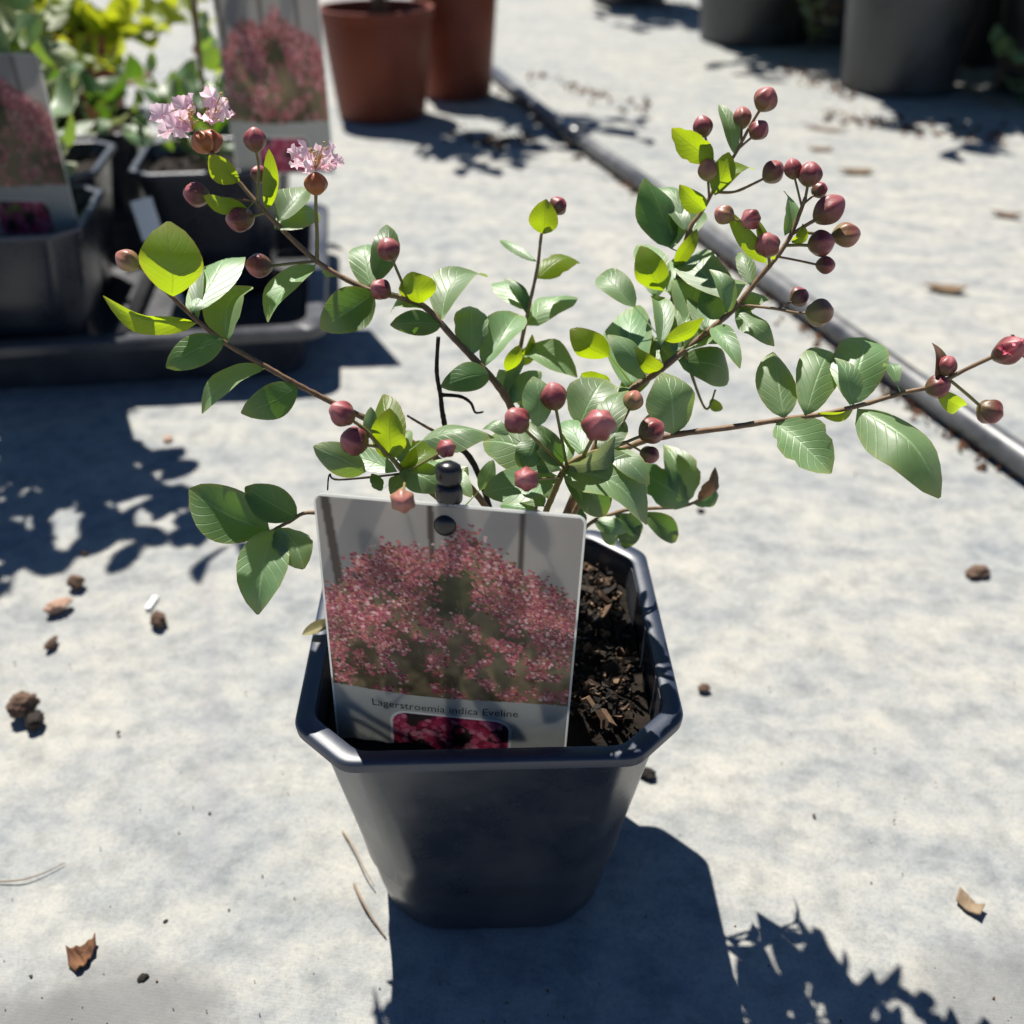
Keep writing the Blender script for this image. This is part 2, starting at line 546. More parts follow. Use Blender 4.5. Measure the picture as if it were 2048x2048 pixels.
gx = spaced(-1.6, 1.6, 220, (0.4, 1.2, 3, 8, 25, 60))
gy = spaced(0.0, 3.8, 260, (0.4, 1.2, 3, 8, 25, 60))
gv, gf = [], []
for y in gy:
    for x in gx:
        u_ = x * .82 + y * .57
        z = 0.0022 * noise.noise(Vector((x * 4.2, y * 4.2, 0.3))) + 0.0016 * noise.noise(Vector((u_ * 22, (y * .82 - x * .57) * 3.5, 5.1))) + 0.0010 * noise.noise(Vector((x * 13, y * 13, 2.3)))
        gv.append((x, y, z - 0.0012))
nx = len(gx)
for j in range(len(gy) - 1):
    for i in range(nx - 1):
        a = j * nx + i
        gf.append((a, a + 1, a + nx + 1, a + nx))
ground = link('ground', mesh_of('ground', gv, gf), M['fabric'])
tag(ground, 'pale dusty woven ground cover fabric', kind='structure')


# ------------------------------------------------------------------ square nursery pot with cut corners
def oct_ring(a, c, z, rnd=0.25):
    """square of half width a with corners cut by c, slightly rounded"""
    pts = []
    base = []
    for k in range(4):
        rot = Matrix.Rotation(k * math.pi / 2, 2)
        base.append(rot @ Vector((a, -(a - c))))
        base.append(rot @ Vector((a, (a - c))))
    n = len(base)
    for i in range(n):
        p0, p1, p2 = base[i - 1], base[i], base[(i + 1) % n]
        d0, d1 = (p0 - p1), (p2 - p1)
        r = rnd * min(d0.length, d1.length)
        q0, q1 = p1 + d0.normalized() * r, p1 + d1.normalized() * r
        for t in (0, 0.25, 0.5, 0.75, 1.0):
            pts.append((q0 * (1 - t) ** 2 + p1 * 2 * t * (1 - t) + q1 * t * t))
    return [Vector((p.x, p.y, z)) for p in pts]


def square_pot(name, loc, rz, mat, label, group=None, size=0.075, h=0.1365):
    t = empty(name, loc, rz)
    tag(t, label, 'pot', group)
    s = size / 0.075
    # body: tapered, rounder towards the foot, hollow
    b = MB()
    a0, a1 = 0.0515 * s, 0.0695 * s
    rings = []
    for z, k in ((0.0, -0.0035), (0.0012, -0.0012), (0.004, 0.0)):
        rings.append(oct_ring(a0 + k * s, 0.019 * s, z, 0.42))
    for i in range(1, 9):
        f = i / 8
        z = 0.004 + (h - 0.008) * f
        a = a0 + (a1 - a0) * f
        if i in (2,):                                   # moulded step low on the wall
            rings.append(oct_ring(a - 0.0003 * s, 0.0192 * s, z - 0.0009, 0.36))
            rings.append(oct_ring(a + 0.0006 * s, 0.0192 * s, z + 0.0002, 0.36))
        else:
            rings.append(oct_ring(a, 0.019 * s + 0.0012 * f * s, z, 0.40 - 0.25 * f))
    inner = []
    for i in range(6, -1, -1):
        f = i / 6
        inner.append(oct_ring(a0 + (a1 - a0) * f - 0.0015, 0.019 * s, 0.006 + (h - 0.0105) * f, 0.36 - 0.2 * f))
    b.loft(rings + inner, True, True)
    smooth_angle(b.build('body', mat, t), 40)
    # rolled rim
    r = MB()
    ao = size
    prof = [(a1 - 0.0014, h - 0.0042), (a1 - 0.0016, h - 0.0006), (a1 - 0.0008, h), (ao - 0.0012, h + 0.0002), (ao - 0.0002, h - 0.0006), (ao, h - 0.0014), (ao - 0.0003, h - 0.0048), (ao - 0.0012, h - 0.0052), (a1 - 0.0002, h - 0.0046)]
    rings = [oct_ring(a, 0.0205 * s * (a / ao), z, 0.16) for a, z in prof]
    r.loft(rings + [rings[0]])
    smooth_angle(r.build('rim', M['pot_rim'], t), 40)
    return t


def soil_fill(loc, rz, z, half, label, chips, seed, clear=False):
    """bumpy potting mix that fills a square pot, bark pieces on top"""
    rnd = random.Random(seed)
    n = 26
    mb = MB()
    vs, fs = [], []
    for j in range(n + 1):
        for i in range(n + 1):
            x = (i / n * 2 - 1) * half
            y = (j / n * 2 - 1) * half
            c = 0.018
            lim = 2 * half - c
            if abs(x) + abs(y) > lim:
                k = lim / (abs(x) + abs(y)); x *= k; y *= k
            zz = z - 0.007 * max(0, (-y / half - .55) / .45) + 0.0045 * noise.noise(Vector((x * 45, y * 45, seed))) + 0.0028 * noise.noise(Vector((x * 140, y * 140, seed)))
            y = max(y, -half * .965)
            vs.append((x, y, zz))
    for j in range(n):
        for i in range(n):
            a = j * (n + 1) + i
            fs.append((a, a + 1, a + n + 2, a + n + 1))
    t = empty('potting_mix', loc, rz)
    tag(t, label, 'soil')
    sm = link('peat', mesh_of('peat', vs, fs), M['soil'], t)
    tag(sm, kind='stuff')
    cb = MB()
    for k in range(chips):
        x, y = rnd.uniform(-1, 1) * half * 0.93, rnd.uniform(-1, 1) * half * 0.93
        if abs(x) + abs(y) > 2 * half - 0.02: continue
        if y < -half * .66 and rnd.random() < .8: continue
        if clear and -.064 < y < -.040 and -.062 < x < .044: continue
        s = rnd.uniform(0.0008, 0.0032) if rnd.random() < .88 else rnd.uniform(0.004, 0.0090)
        chip(cb, Vector((x, y, z + 0.003 + rnd.uniform(0, 0.004) + 0.0045 * noise.noise(Vector((x * 45, y * 45, seed))))), s, rnd)
    ch = cb.build('bark_chips', M['bark'], t, smooth=False)
    tag(ch, kind='stuff')
    return t


def chip(mb, c, s, rnd, flat=0.45):
    """one irregular splinter: a skewed six-sided lump"""
    q = Quaternion((rnd.gauss(0, 1), rnd.gauss(0, 1), rnd.gauss(0, 1), rnd.gauss(0, 1))).normalized()
    rot = q.to_matrix()
    dims = Vector((s * rnd.uniform(0.7, 1.3), s * rnd.uniform(0.35, 0.8), s * flat * rnd.uniform(0.5, 1.1)))
    vs = []
    for x in (-1, 1):
        for y in (-1, 1):
            for zz in (-1, 1):
                p = Vector((x * dims.x, y * dims.y, zz * dims.z)) * 0.5
                p = Vector((p.x * rnd.uniform(0.55, 1.2), p.y * rnd.uniform(0.55, 1.2), p.z * rnd.uniform(0.5, 1.3)))
                vs.append(c + rot @ p)
    mb.add(vs, [(0, 1, 3, 2), (4, 6, 7, 5), (0, 4, 5, 1), (2, 3, 7, 6), (0, 2, 6, 4), (1, 5, 7, 3)])


POT = Vector((-0.010, 0.338, 0.0))
POT_RZ = R(1.7)
square_pot('plant_pot', POT, POT_RZ, M['pot'], 'black square plastic pot with cut corners holding the budding crape myrtle')
soil_fill(POT, POT_RZ, 0.120, 0.0652, 'dark potting mix with bark chips behind the large picture card', 3600, 5, True)


# ------------------------------------------------------------------ printed plant cards
def soft(a, r):
    for ax in (0, 1):
        p = np.concatenate([np.repeat(a.take([0], ax), r, ax), a, np.repeat(a.take([-1], ax), r, ax)], ax)
        cs = np.cumsum(p, ax)
        n = a.shape[ax]
        cs = np.concatenate([np.zeros_like(cs.take([0], ax)), cs], ax)
        a = (cs.take(range(2 * r + 1, 2 * r + 1 + n), ax) - cs.take(range(0, n), ax)) / (2 * r + 1)
    return a


def paint_card(W, H, seed):
    """the card's photograph: pink shrub before a boarded wall, pale band with an inset below. rows run from the top"""
    rg = np.random.default_rng(seed)
    X, Y = np.meshgrid(np.linspace(0, 1, W), np.linspace(0, 1, H))
    img = np.zeros((H, W, 3))
    # boarded wall
    wall = np.array([0.30, 0.275, 0.26])
    img[:] = wall
    img *= (1 + 0.05 * np.sin(X * 23 + 1) * np.cos(Y * 3))[..., None]
    shade = ((X + 0.55 * Y - 0.14) % 0.52) < 0.13
    img[shade] *= np.array([0.72, 0.75, 0.80])
    for x0, sl, w in ((0.035, 0.10, 0.018), (0.43, 0.03, 0.012), (0.775, 0.0, 0.012)):
        img[np.abs(X - x0 - sl * Y) < w] = (0.07, 0.055, 0.05)
    for ch in range(3): img[..., ch] = soft(img[..., ch], 1)
    # shrub silhouette and dark inside
    cx = np.array([0.0, 0.10, 0.2, 0.30, 0.40, 0.47, 0.53, 0.58, 0.66, 0.74, 0.84, 0.95, 1.0])
    cy = np.array([0.34, 0.26, 0.16, 0.13, 0.17, 0.15, 0.07, 0.07, 0.13, 0.19, 0.20, 0.27, 0.30])
    top = np.interp(X, cx, cy) + 0.02 * np.sin(X * 60)
    inside = Y > top + 0.03
    low = rg.random((H // 6 + 2, W // 6 + 2))
    nz = soft(np.kron(low, np.ones((6, 6)))[:H, :W], 2)
    inner = np.stack([0.13 + 0.07 * nz, 0.105 + 0.05 * nz, 0.060 + 0.03 * nz], -1)
    img[inside] = inner[inside]
    dk = ((X - 0.52) / 0.10) ** 2 + ((Y - 0.30) / 0.10) ** 2 < 1
    img[dk] = img[dk] * 0.42 + np.array([0.0, 0.012, 0.0])
    low2 = soft(soft(np.kron(rg.random((H // 16 + 2, W // 16 + 2)), np.ones((16, 16)))[:H, :W], 5), 4)
    img *= np.where(inside, 0.45 + 0.55 * np.clip((low2 - 0.3) / 0.3, 0, 1), 1)[..., None]

    def dab(x, y, r, col, a=0.9):
        i0, i1 = int(max(0, (y - r) * H)), int(min(H, (y + r) * H + 2))
        rx = r * H / W
        j0, j1 = int(max(0, (x - rx) * W)), int(min(W, (x + rx) * W + 2))
        if i1 <= i0 or j1 <= j0: return
        d = ((X[i0:i1, j0:j1] - x) / rx) ** 2 + ((Y[i0:i1, j0:j1] - y) / r) ** 2
        k = d < 1
        sub = img[i0:i1, j0:j1]
        sub[k] = sub[k] * (1 - a) + np.array(col) * a

    pal = [(0.33, 0.085, 0.115), (0.39, 0.13, 0.15), (0.27, 0.055, 0.095), (0.44, 0.19, 0.19), (0.36, 0.12, 0.095), (0.16, 0.035, 0.05), (0.15, 0.10, 0.06)]
    for k in range(480):
        x = rg.random()
        t0 = float(np.interp(x, cx, cy))
        dens = rg.random()
        y = t0 + 0.02 + (dens ** 1.7) * 0.64
        if ((x - 0.52) / 0.09) ** 2 + ((y - 0.30) / 0.085) ** 2 < 1: continue
        spread = 0.030 if y - t0 < 0.22 else 0.020
        if y - t0 > 0.27 and rg.random() < 0.50: continue
        hue = rg.integers(0, 3)
        for q in range(26):
            dx, dy = rg.normal(0, spread * 0.62, 2)
            col = np.array(pal[(hue + rg.integers(0, 5)) % 7]) * (0.60 + 0.7 * rg.random())
            if rg.random() < 0.10: col = np.array((0.55, 0.36, 0.36))
            dab(x + dx * 1.2, y + dy, 0.0030 + 0.0030 * rg.random(), col)
    # grey-brown branches
    for k in range(60):
        x, y = rg.random(), 0.3 + 0.35 * rg.random()
        for q in range(12):
            dab(x + q * 0.004 * (rg.random() - 0.3), y + q * 0.006, 0.0022, (0.20, 0.14, 0.09), 0.6)
    img *= 1.42
    big_ = soft(soft(np.kron(rg.random((H // 24 + 2, W // 24 + 2)), np.ones((24, 24)))[:H, :W], 9), 7)
    img *= (0.55 + 0.9 * big_)[..., None] ** np.where(inside, 1, 0)[..., None]
    # pale band, curved upper edge
    edge = 0.705 + 0.012 * np.sin(X * 5.2 - 0.4) - 0.012 * (1 - X)
    band = Y > edge
    img[band] = (0.42, 0.425, 0.405)
    # inset with rounded corners and a white outline
    def rr(x0, x1, y0, y1, r):
        ax = np.abs(X - (x0 + x1) / 2) - (x1 - x0) / 2 + r
        ay = (np.abs(Y - (y0 + y1) / 2) - (y1 - y0) / 2) * (H / W) + r
        return np.hypot(np.maximum(ax, 0), np.maximum(ay, 0)) + np.minimum(np.maximum(ax, ay), 0) - r
    d = rr(0.25, 0.755, 0.79, 1.02, 0.055)
    img[d < 0.013] = (0.72, 0.72, 0.70)
    ins = d < 0
    keep = img.copy()
    img[ins] = (0.045, 0.03, 0.03)
    for k in range(520):
        x, y = rg.uniform(0.25, 0.76), rg.uniform(0.79, 1.0)
        col = np.array([(0.42, 0.045, 0.115), (0.55, 0.11, 0.20), (0.30, 0.02, 0.06), (0.62, 0.22, 0.30)][rg.integers(0, 4)]) * (0.75 + 0.4 * rg.random())
        if math.sin(x * 31) + math.sin(y * 47 + x * 13) > -0.75:
            dab(x, y, 0.008 + 0.006 * rg.random(), col, 0.85)
    out = ~ins
    img[out] = keep[out]
    return img


def plant_card(corner, Rv, Uv, w, h, label, res, seed, text=False, group=None, stake=True):
    """corner: top left; Rv right, Uv up (unit). parts: card, print, stake, rivet"""
    Nv = Rv.cross(Uv).normalized()
    if Nv.y > 0: Nv = -Nv
    bottom = corner - Uv * h + Rv * (w / 2)
    t = empty('plant_card', bottom)
    tag(t, label, 'plant label', group)

    def P(u, v, n=0.0):                     # u,v in metres from the top left corner
        return corner + Rv * u - Uv * v + Nv * n - bottom
    outline = []
    rr = 0.0035
    for (cx, cy, a0) in ((w - rr, rr, 90), (rr, rr, 180)):
        for k in range(5):
            a = R(a0 - 22.5 * k) if a0 == 90 else R(a0 - 22.5 * k)
            outline.append((cx + rr * math.cos(a), cy - rr * math.sin(a)))
    # order: top right arc (from top to right), bottom right, bottom left, top left arc (from left to top)
    pts = []
    for k in range(5):
        a = R(90 - 22.5 * k); pts.append((w - rr + rr * math.cos(a), rr - rr * math.sin(a)))
    pts += [(w, h), (0, h)]
    for k in range(5):
        a = R(180 - 22.5 * k); pts.append((rr + rr * math.cos(a), rr - rr * math.sin(a)))
    mb = MB()
    n = len(pts)
    vs = [P(u, v, 0.0) for u, v in pts] + [P(u, v, -0.0007) for u, v in pts]
    fs = [tuple(range(n)), tuple(reversed(range(n, 2 * n)))] + [(i, n + i, n + (i + 1) % n, (i + 1) % n) for i in range(n)]
    mb.add(vs, fs)
    smooth_angle(mb.build('card', M['card'], t, smooth=False), 30)
    # the print: a fine sheet whose corners carry the ink colours
    W, H = res
    img = paint_card(W, H, seed)
    mg = 0.0008
    us = np.linspace(mg, w - mg, W)
    vs_ = np.linspace(mg, h - mg, H)
    verts = []
    for v in vs_:
        ins = 0.0
        if v < rr: ins = rr - math.sqrt(max(0, rr * rr - (rr - v) ** 2))
        for u in us:
            uu = min(max(u, mg + ins), w - mg - ins)
            verts.append(P(uu, v, 0.00025))
    faces = [(j * W + i, (j + 1) * W + i, (j + 1) * W + i + 1, j * W + i + 1) for j in range(H - 1) for i in range(W - 1)]
    me = mesh_of('print', verts, faces)
    ca = me.color_attributes.new('ink', 'FLOAT_COLOR', 'POINT')
    flat = np.ones((H * W, 4), dtype=np.float32)
    flat[:, :3] = img.reshape(-1, 3)
    ca.data.foreach_set('color', flat.ravel())
    link('print', me, M['ink_photo'], t)
    if text:
        cu = bpy.data.curves.new('lettering', 'FONT')
        cu.body = 'Lagerstroemia indica Eveline'
        cu.size = 0.0052
        cu.resolution_u = 2
        tmp = bpy.data.objects.new('tmp_text', cu)
        COL.objects.link(tmp)
        dg = bpy.context.evaluated_depsgraph_get()
        tm = bpy.data.meshes.new_from_object(tmp.evaluated_get(dg))
        bpy.data.objects.remove(tmp, do_unlink=True)
        xs = [v.co.x for v in tm.vertices]
        wx = max(xs) - min(xs)
        k = 0.0565 / wx
        for v in tm.vertices:
            u = 0.0155 + (v.co.x - min(xs)) * k
            vv = h * 0.758 + 0.0012 * math.sin(u / w * 5.2 - 0.4) * h / 0.14 * 1.0 - v.co.y * k * 1.05
            v.co = P(u, vv, 0.0005)
        tm.materials.clear()
        link('lettering', tm, M['ink'], t)
    if stake:
        s = MB()
        u0 = w * 0.495
        c = 0.014
        s.tube([P(u0, h + 0.01, -0.0035), P(u0, 0.004, -0.0035), P(u0 + 0.0005, -0.0005, -0.0035)], 0.0026, 10)
        # two knobs that stand above the card
        for cz, r in ((-0.0022, 0.0042), (-0.0098, 0.0040)):
            rings = []
            for a in range(0, 9):
                th = math.pi * a / 8
                rad = r * min(1.0, math.sin(th) * 1.25) ** 0.7 + 0.0004
                rings.append([P(u0 + rad * math.cos(2 * math.pi * q / 12), cz - r * 1.05 * math.cos(th), -0.0035 + 0.8 * rad * math.sin(2 * math.pi * q / 12)) for q in range(12)])
            s.loft(rings, True, True)
        s.tube([P(u0, 0.0, -0.0035), P(u0, -0.0125, -0.0035)], 0.0021, 10)
        smooth_angle(s.build('stake', M['black'], t), 50)
        r_ = MB()
        rings = []
        for a in range(0, 7):
            th = math.pi / 2 * a / 6
            rad = 0.0038 * math.cos(th) + 0.00005
            rings.append([P(u0 - 0.0008 + rad * math.cos(2 * math.pi * q / 20), 0.0085 + rad * 1.1 * math.sin(2 * math.pi * q / 20), 0.0002 + 0.0022 * math.sin(th)) for q in range(20)])
        r_.loft(rings, True, True)
        smooth_angle(r_.build('rivet', M['black'], t), 50)
    return t


TL = at_y(590, 930, 0.288)
TR = at_y(1108, 975, 0.2785)
BLc = at_y(668, 1370, 0.2905)
BRc = at_y(1099, 1390, 0.2835)
Rv = (TR - TL).normalized()
Uv = (((TL + TR) - (BLc + BRc)) / 2)
Uv = (Uv - Rv * Uv.dot(Rv)).normalized()
plant_card(TL, Rv, Uv, (TR - TL).length, 0.128, 'upright picture card of pink shrub with plant name, pegged in the front pot', (236, 340), 3, text=True)


# ------------------------------------------------------------------ leaf builder
def leaf_mesh(P0, P1, n, W, root=None, fold=0.22, arch=0.10, wav=0.0, seed=0, obov=0.0, origin=Vector((0, 0, 0)), ns=11, curl=0.0, twist=0.0):
    ax = P1 - P0
    L = ax.length
    a = ax / L
    n = (n - a * n.dot(a)).normalized()
    lat = a.cross(n).normalized()
    vs, fs, uv = [], [], []
    cols = (-1.0, -0.62, -0.28, 0.0, 0.28, 0.62, 1.0)
    rnd = random.Random(seed)
    ph = rnd.uniform(0, 6.28)
    skew = rnd.uniform(-0.16, 0.16)
    nick = rnd.choice((0, 0, 0.06, 0.16))
    if root is not None:
        for c in cols:
            vs.append(root + lat * (c * 0.0004) - origin); uv.append((0.5 + 0.02 * c, 0))
    for i in range(ns + 1):
        t = i / ns
        tt = t ** (0.98 + obov)
        w = (math.sin(math.pi * min(1, tt * 0.975 + 0.010)) ** 0.72) + 0.018
        if i == 0: w = 0.035
        if i == ns: w = 0.06
        c0 = P0 + ax * t + n * (arch * L * (math.sin(math.pi * t * 0.95) - 0.55 * t ** 3) - curl * L * max(0, (t - 0.55) / 0.45) ** 2) + lat * (skew * L * 0.5 * math.sin(math.pi * t))
        fi = twist * (t - 0.35)
        lt = lat * math.cos(fi) + n * math.sin(fi)
        nt = n * math.cos(fi) - lat * math.sin(fi)
        edge_cut = 1 - nick * max(0, math.sin(t * 17 + ph * 3)) ** 8
        for c in cols:
            off = abs(c)
            p = c0 + lt * (c * w * W * 0.5 * (edge_cut if off == 1 else 1)) + nt * (fold * W * 0.5 * w * (off ** 1.4)) + nt * (wav * W * w * off * math.sin(t * 9 + ph + (1.5 if c > 0 else 0)))
            vs.append(p - origin)
            uv.append((0.5 + 0.5 * c, t))
    m = len(cols)
    rows = len(vs) // m
    for i in range(rows - 1):
        for k in range(m - 1):
            q = i * m + k
            fs.append((q, q + 1, q + m + 1, q + m))
    me = mesh_of('leaf', vs, fs)
    ul = me.uv_layers.new(name='UVMap')
    loops = np.zeros(len(me.loops), dtype=np.int32)
    me.loops.foreach_get('vertex_index', loops)
    ul.data.foreach_set('uv', np.array(uv, dtype=np.float32)[loops].ravel())
    return me


# ------------------------------------------------------------------ the crape myrtle
ROOT = Vector((0.004, 0.352, 0.116))
plant = empty('crape_myrtle', ROOT)
tag(plant, 'crape myrtle with round red buds and two pale pink flowers in square pot', 'plant')
STEMS = {}


def stem(key, pts, r0, r1, mat='stem', from_root=True, start=None):
    P = []
    if start is not None: P.append(start)
    elif from_root:
        P += [ROOT.copy(), ROOT + Vector((0, 0, 0.012))]
    P += [at_y(x, y, d) for x, y, d in pts]
    c = catmull(P, 7)
    nn = len(c)
    rnd = random.Random(hash(key) % 999 if False else sum(map(ord, key)))
    rad = [(r0 + (r1 - r0) * (i / (nn - 1)) ** 0.8) * (1 + 0.10 * rnd.uniform(-1, 1)) for i in range(nn)]
    b = MB()
    b.tube(c, rad, 8)
    b.build('branch', M[mat], plant, off=ROOT)
    STEMS[key] = [(p, project(p), rad[i]) for i, p in enumerate(c)]


def nearest(key, ox, oy, upto=None):
    best = min(STEMS[key], key=lambda s: (s[1].x - ox) ** 2 + (s[1].y - oy) ** 2)
    return best[0]


stem('A', [(930, 980, .351), (830, 870, .351), (720, 805, .351), (640, 766, .351), (560, 725, .351), (495, 688, .351), (430, 650, .351), (375, 607, .351), (325, 560, .351), (285, 520, .351), (258, 500, .351)], .0017, .0007)
stem('B', [(1010, 900, .360), (965, 770, .370), (930, 716, .374), (895, 678, .377), (858, 640, .380), (805, 582, .385), (765, 563, .387), (700, 548, .390), (640, 520, .393), (598, 493, .395), (555, 455, .398), (520, 420, .400), (475, 372, .405), (432, 320, .410), (396, 287, .413)], .0018, .0008)
stem('C', [(975, 900, .372), (962, 760, .398), (983, 650, .408), (999, 575, .412), (1014, 505, .416), (1022, 440, .418), (1034, 408, .418)], .0012, .0006)
stem('D', [(1095, 910, .358), (1145, 800, .364), (1190, 738, .367), (1240, 702, .370), (1290, 662, .372), (1340, 622, .374), (1387, 580, .377), (1430, 527, .380), (1466, 484, .382), (1490, 448, .384), (1506, 410, .386), (1520, 372, .386)], .0020, .0007)
stem('E', [(1250, 640, .390), (1275, 540, .402), (1298, 440, .410), (1322, 402, .412), (1350, 352, .415), (1374, 312, .417), (1392, 282, .418), (1414, 240, .418)], .0012, .0006, start=at_y(1240, 702, .370))
stem('F', [(1120, 900, .352), (1190, 842, .349), (1270, 821, .346), (1380, 806, .343), (1465, 793, .340), (1560, 780, .338), (1640, 760, .336), (1700, 742, .334), (1760, 728, .332), (1828, 694, .330), (1884, 668, .328)], .0015, .0007)
stem('G', [(1020, 1000, .335), (1045, 930, .322), (1066, 884, .316), (1095, 862, .317), (1140, 848, .322), (1180, 835, .328)], .0016, .0008, 'stem_green')
stem('H', [(900, 1010, .338), (820, 935, .325), (765, 893, .317), (742, 868, .314), (715, 840, .312), (690, 812, .311), (668, 795, .311)], .0014, .0006, 'stem_green')
stem('I', [(860, 1050, .340), (720, 995, .335), (592, 967, .330), (545, 985, .328), (512, 1002, .327)], .0013, .0006)
stem('J', [(1090, 1010, .362), (1160, 968, .370), (1215, 960, .374), (1290, 955, .378), (1345, 930, .380)], .0012, .0006)
stem('K', [(905, 900, .362), (850, 830, .366), (836, 785, .368), (831, 745, .369), (824, 700, .370), (827, 636, .371)], .0016, .0008, 'twig_dead')
stem('L', [(868, 748, .370), (888, 760, .371), (897, 778, .371), (912, 777, .372)], .0009, .0004, 'twig_dead', start=at_y(832, 745, .369))
stem('M', [(800, 803, .36), (768, 784, .36)], .0008, .0004, 'stem', start=at_y(850, 830, .366))
stem('N', [(1330, 770, .372), (1350, 735, .374)], .0007, .0004, 'stem_green', start=at_y(1290, 662, .372))
stem('O', [(640, 905, .33), (622, 895, .33), (618, 925, .328)], .0005, .0003, 'twig_dead', start=at_y(765, 893, .317))
stem('B2', [(598, 440, .396), (596, 395, .396), (596, 362, .396)], .0009, .0007, 'stem_green', start=at_y(598, 493, .395))
stem('B3', [(487, 350, .404), (488, 315, .405), (483, 285, .405)], .0006, .0005, 'stem_green', start=at_y(484, 384, .404))
stem('D2', [(1460, 582, .372), (1500, 590, .370), (1530, 590, .369)], .0006, .0005, 'stem', start=at_y(1395, 575, .377))
stem('D3', [(1448, 470, .380), (1432, 430, .381), (1418, 400, .382)], .0006, .0005, 'stem', start=at_y(1452, 502, .381))
stem('E2', [(1385, 362, .414), (1425, 345, .412), (1450, 332, .411)], .0006, .0005, 'stem', start=at_y(1345, 362, .4145))

NORM = {
    'g': Vector((-0.10, -0.34, 0.93)),
    'h': Vector((-0.05, -0.46, 0.88)),
    'd': Vector((0.40, -0.78, 0.48)),
    'y': Vector((0.10, -0.97, -0.12)),
}
LEAF_I = [0]


def leaf(key, bx, by, tx, ty, kind, wr, mat=None, dy=0.0, obov=0.0):
    LEAF_I[0] += 1
    i = LEAF_I[0]
    rnd = random.Random(i * 7 + 3)
    S = nearest(key, bx, by)
    P0 = at_y(bx, by, S.y - 0.001 + dy)
    if (P0 - S).length < 0.0045: P0 = S.lerp(P0, 0.6)
    n0 = NORM[kind] + Vector((rnd.uniform(-.2, .2), rnd.uniform(-.15, .15), rnd.uniform(-.12, .12)))
    n0.normalize()
    V = (CAMP - P0).normalized()
    r = ray(tx, ty).normalized()
    d0 = depth_of(P0)
    flat_tip = CAMP + ray(tx, ty) * (d0)            # tip at the same depth as the base
    L0 = (flat_tip - P0).length
    P1, n = flat_tip, V
    for q in range(11):
        k = q / 10
        nn = (n0 * (1 - k) + V * k).normalized()
        den = r.dot(nn)
        if abs(den) < 0.08: continue
        t = (P0 - CAMP).dot(nn) / den
        c = CAMP + r * t
        if (c - P0).length < 2.3 * L0 and (c - P0).length < 0.056:
            P1, n = c, nn
            break
    ax = (P1 - P0)
    L = ax.length
    a = ax / L
    n = (n - a * n.dot(a)).normalized()
    lat = a.cross(n).normalized()
    e = 0.004
    pl = (project(P0 + lat * e) - project(P0 - lat * e)).length / (2 * e)      # image length per metre across
    al = (project(P1) - project(P0)).length
    W = wr * al / max(pl, 1)
    W = min(W, 0.80 * L if wr < 0.8 else 1.0 * L)
    mats = {'g': 'leaf', 'h': 'leaf', 'd': 'leaf_dark', 'y': 'leaf_young'}  # shaded leaves take a darker blade colour, backlit ones a yellower
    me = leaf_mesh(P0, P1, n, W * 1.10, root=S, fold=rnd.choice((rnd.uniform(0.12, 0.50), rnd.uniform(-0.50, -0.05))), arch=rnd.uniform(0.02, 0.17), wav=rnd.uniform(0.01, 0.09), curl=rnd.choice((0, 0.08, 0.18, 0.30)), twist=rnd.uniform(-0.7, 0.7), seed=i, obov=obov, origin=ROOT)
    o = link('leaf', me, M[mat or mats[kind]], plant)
    if mat == 'leaf_dead': tag(o, 'shrivelled dark olive leaf')
    return o


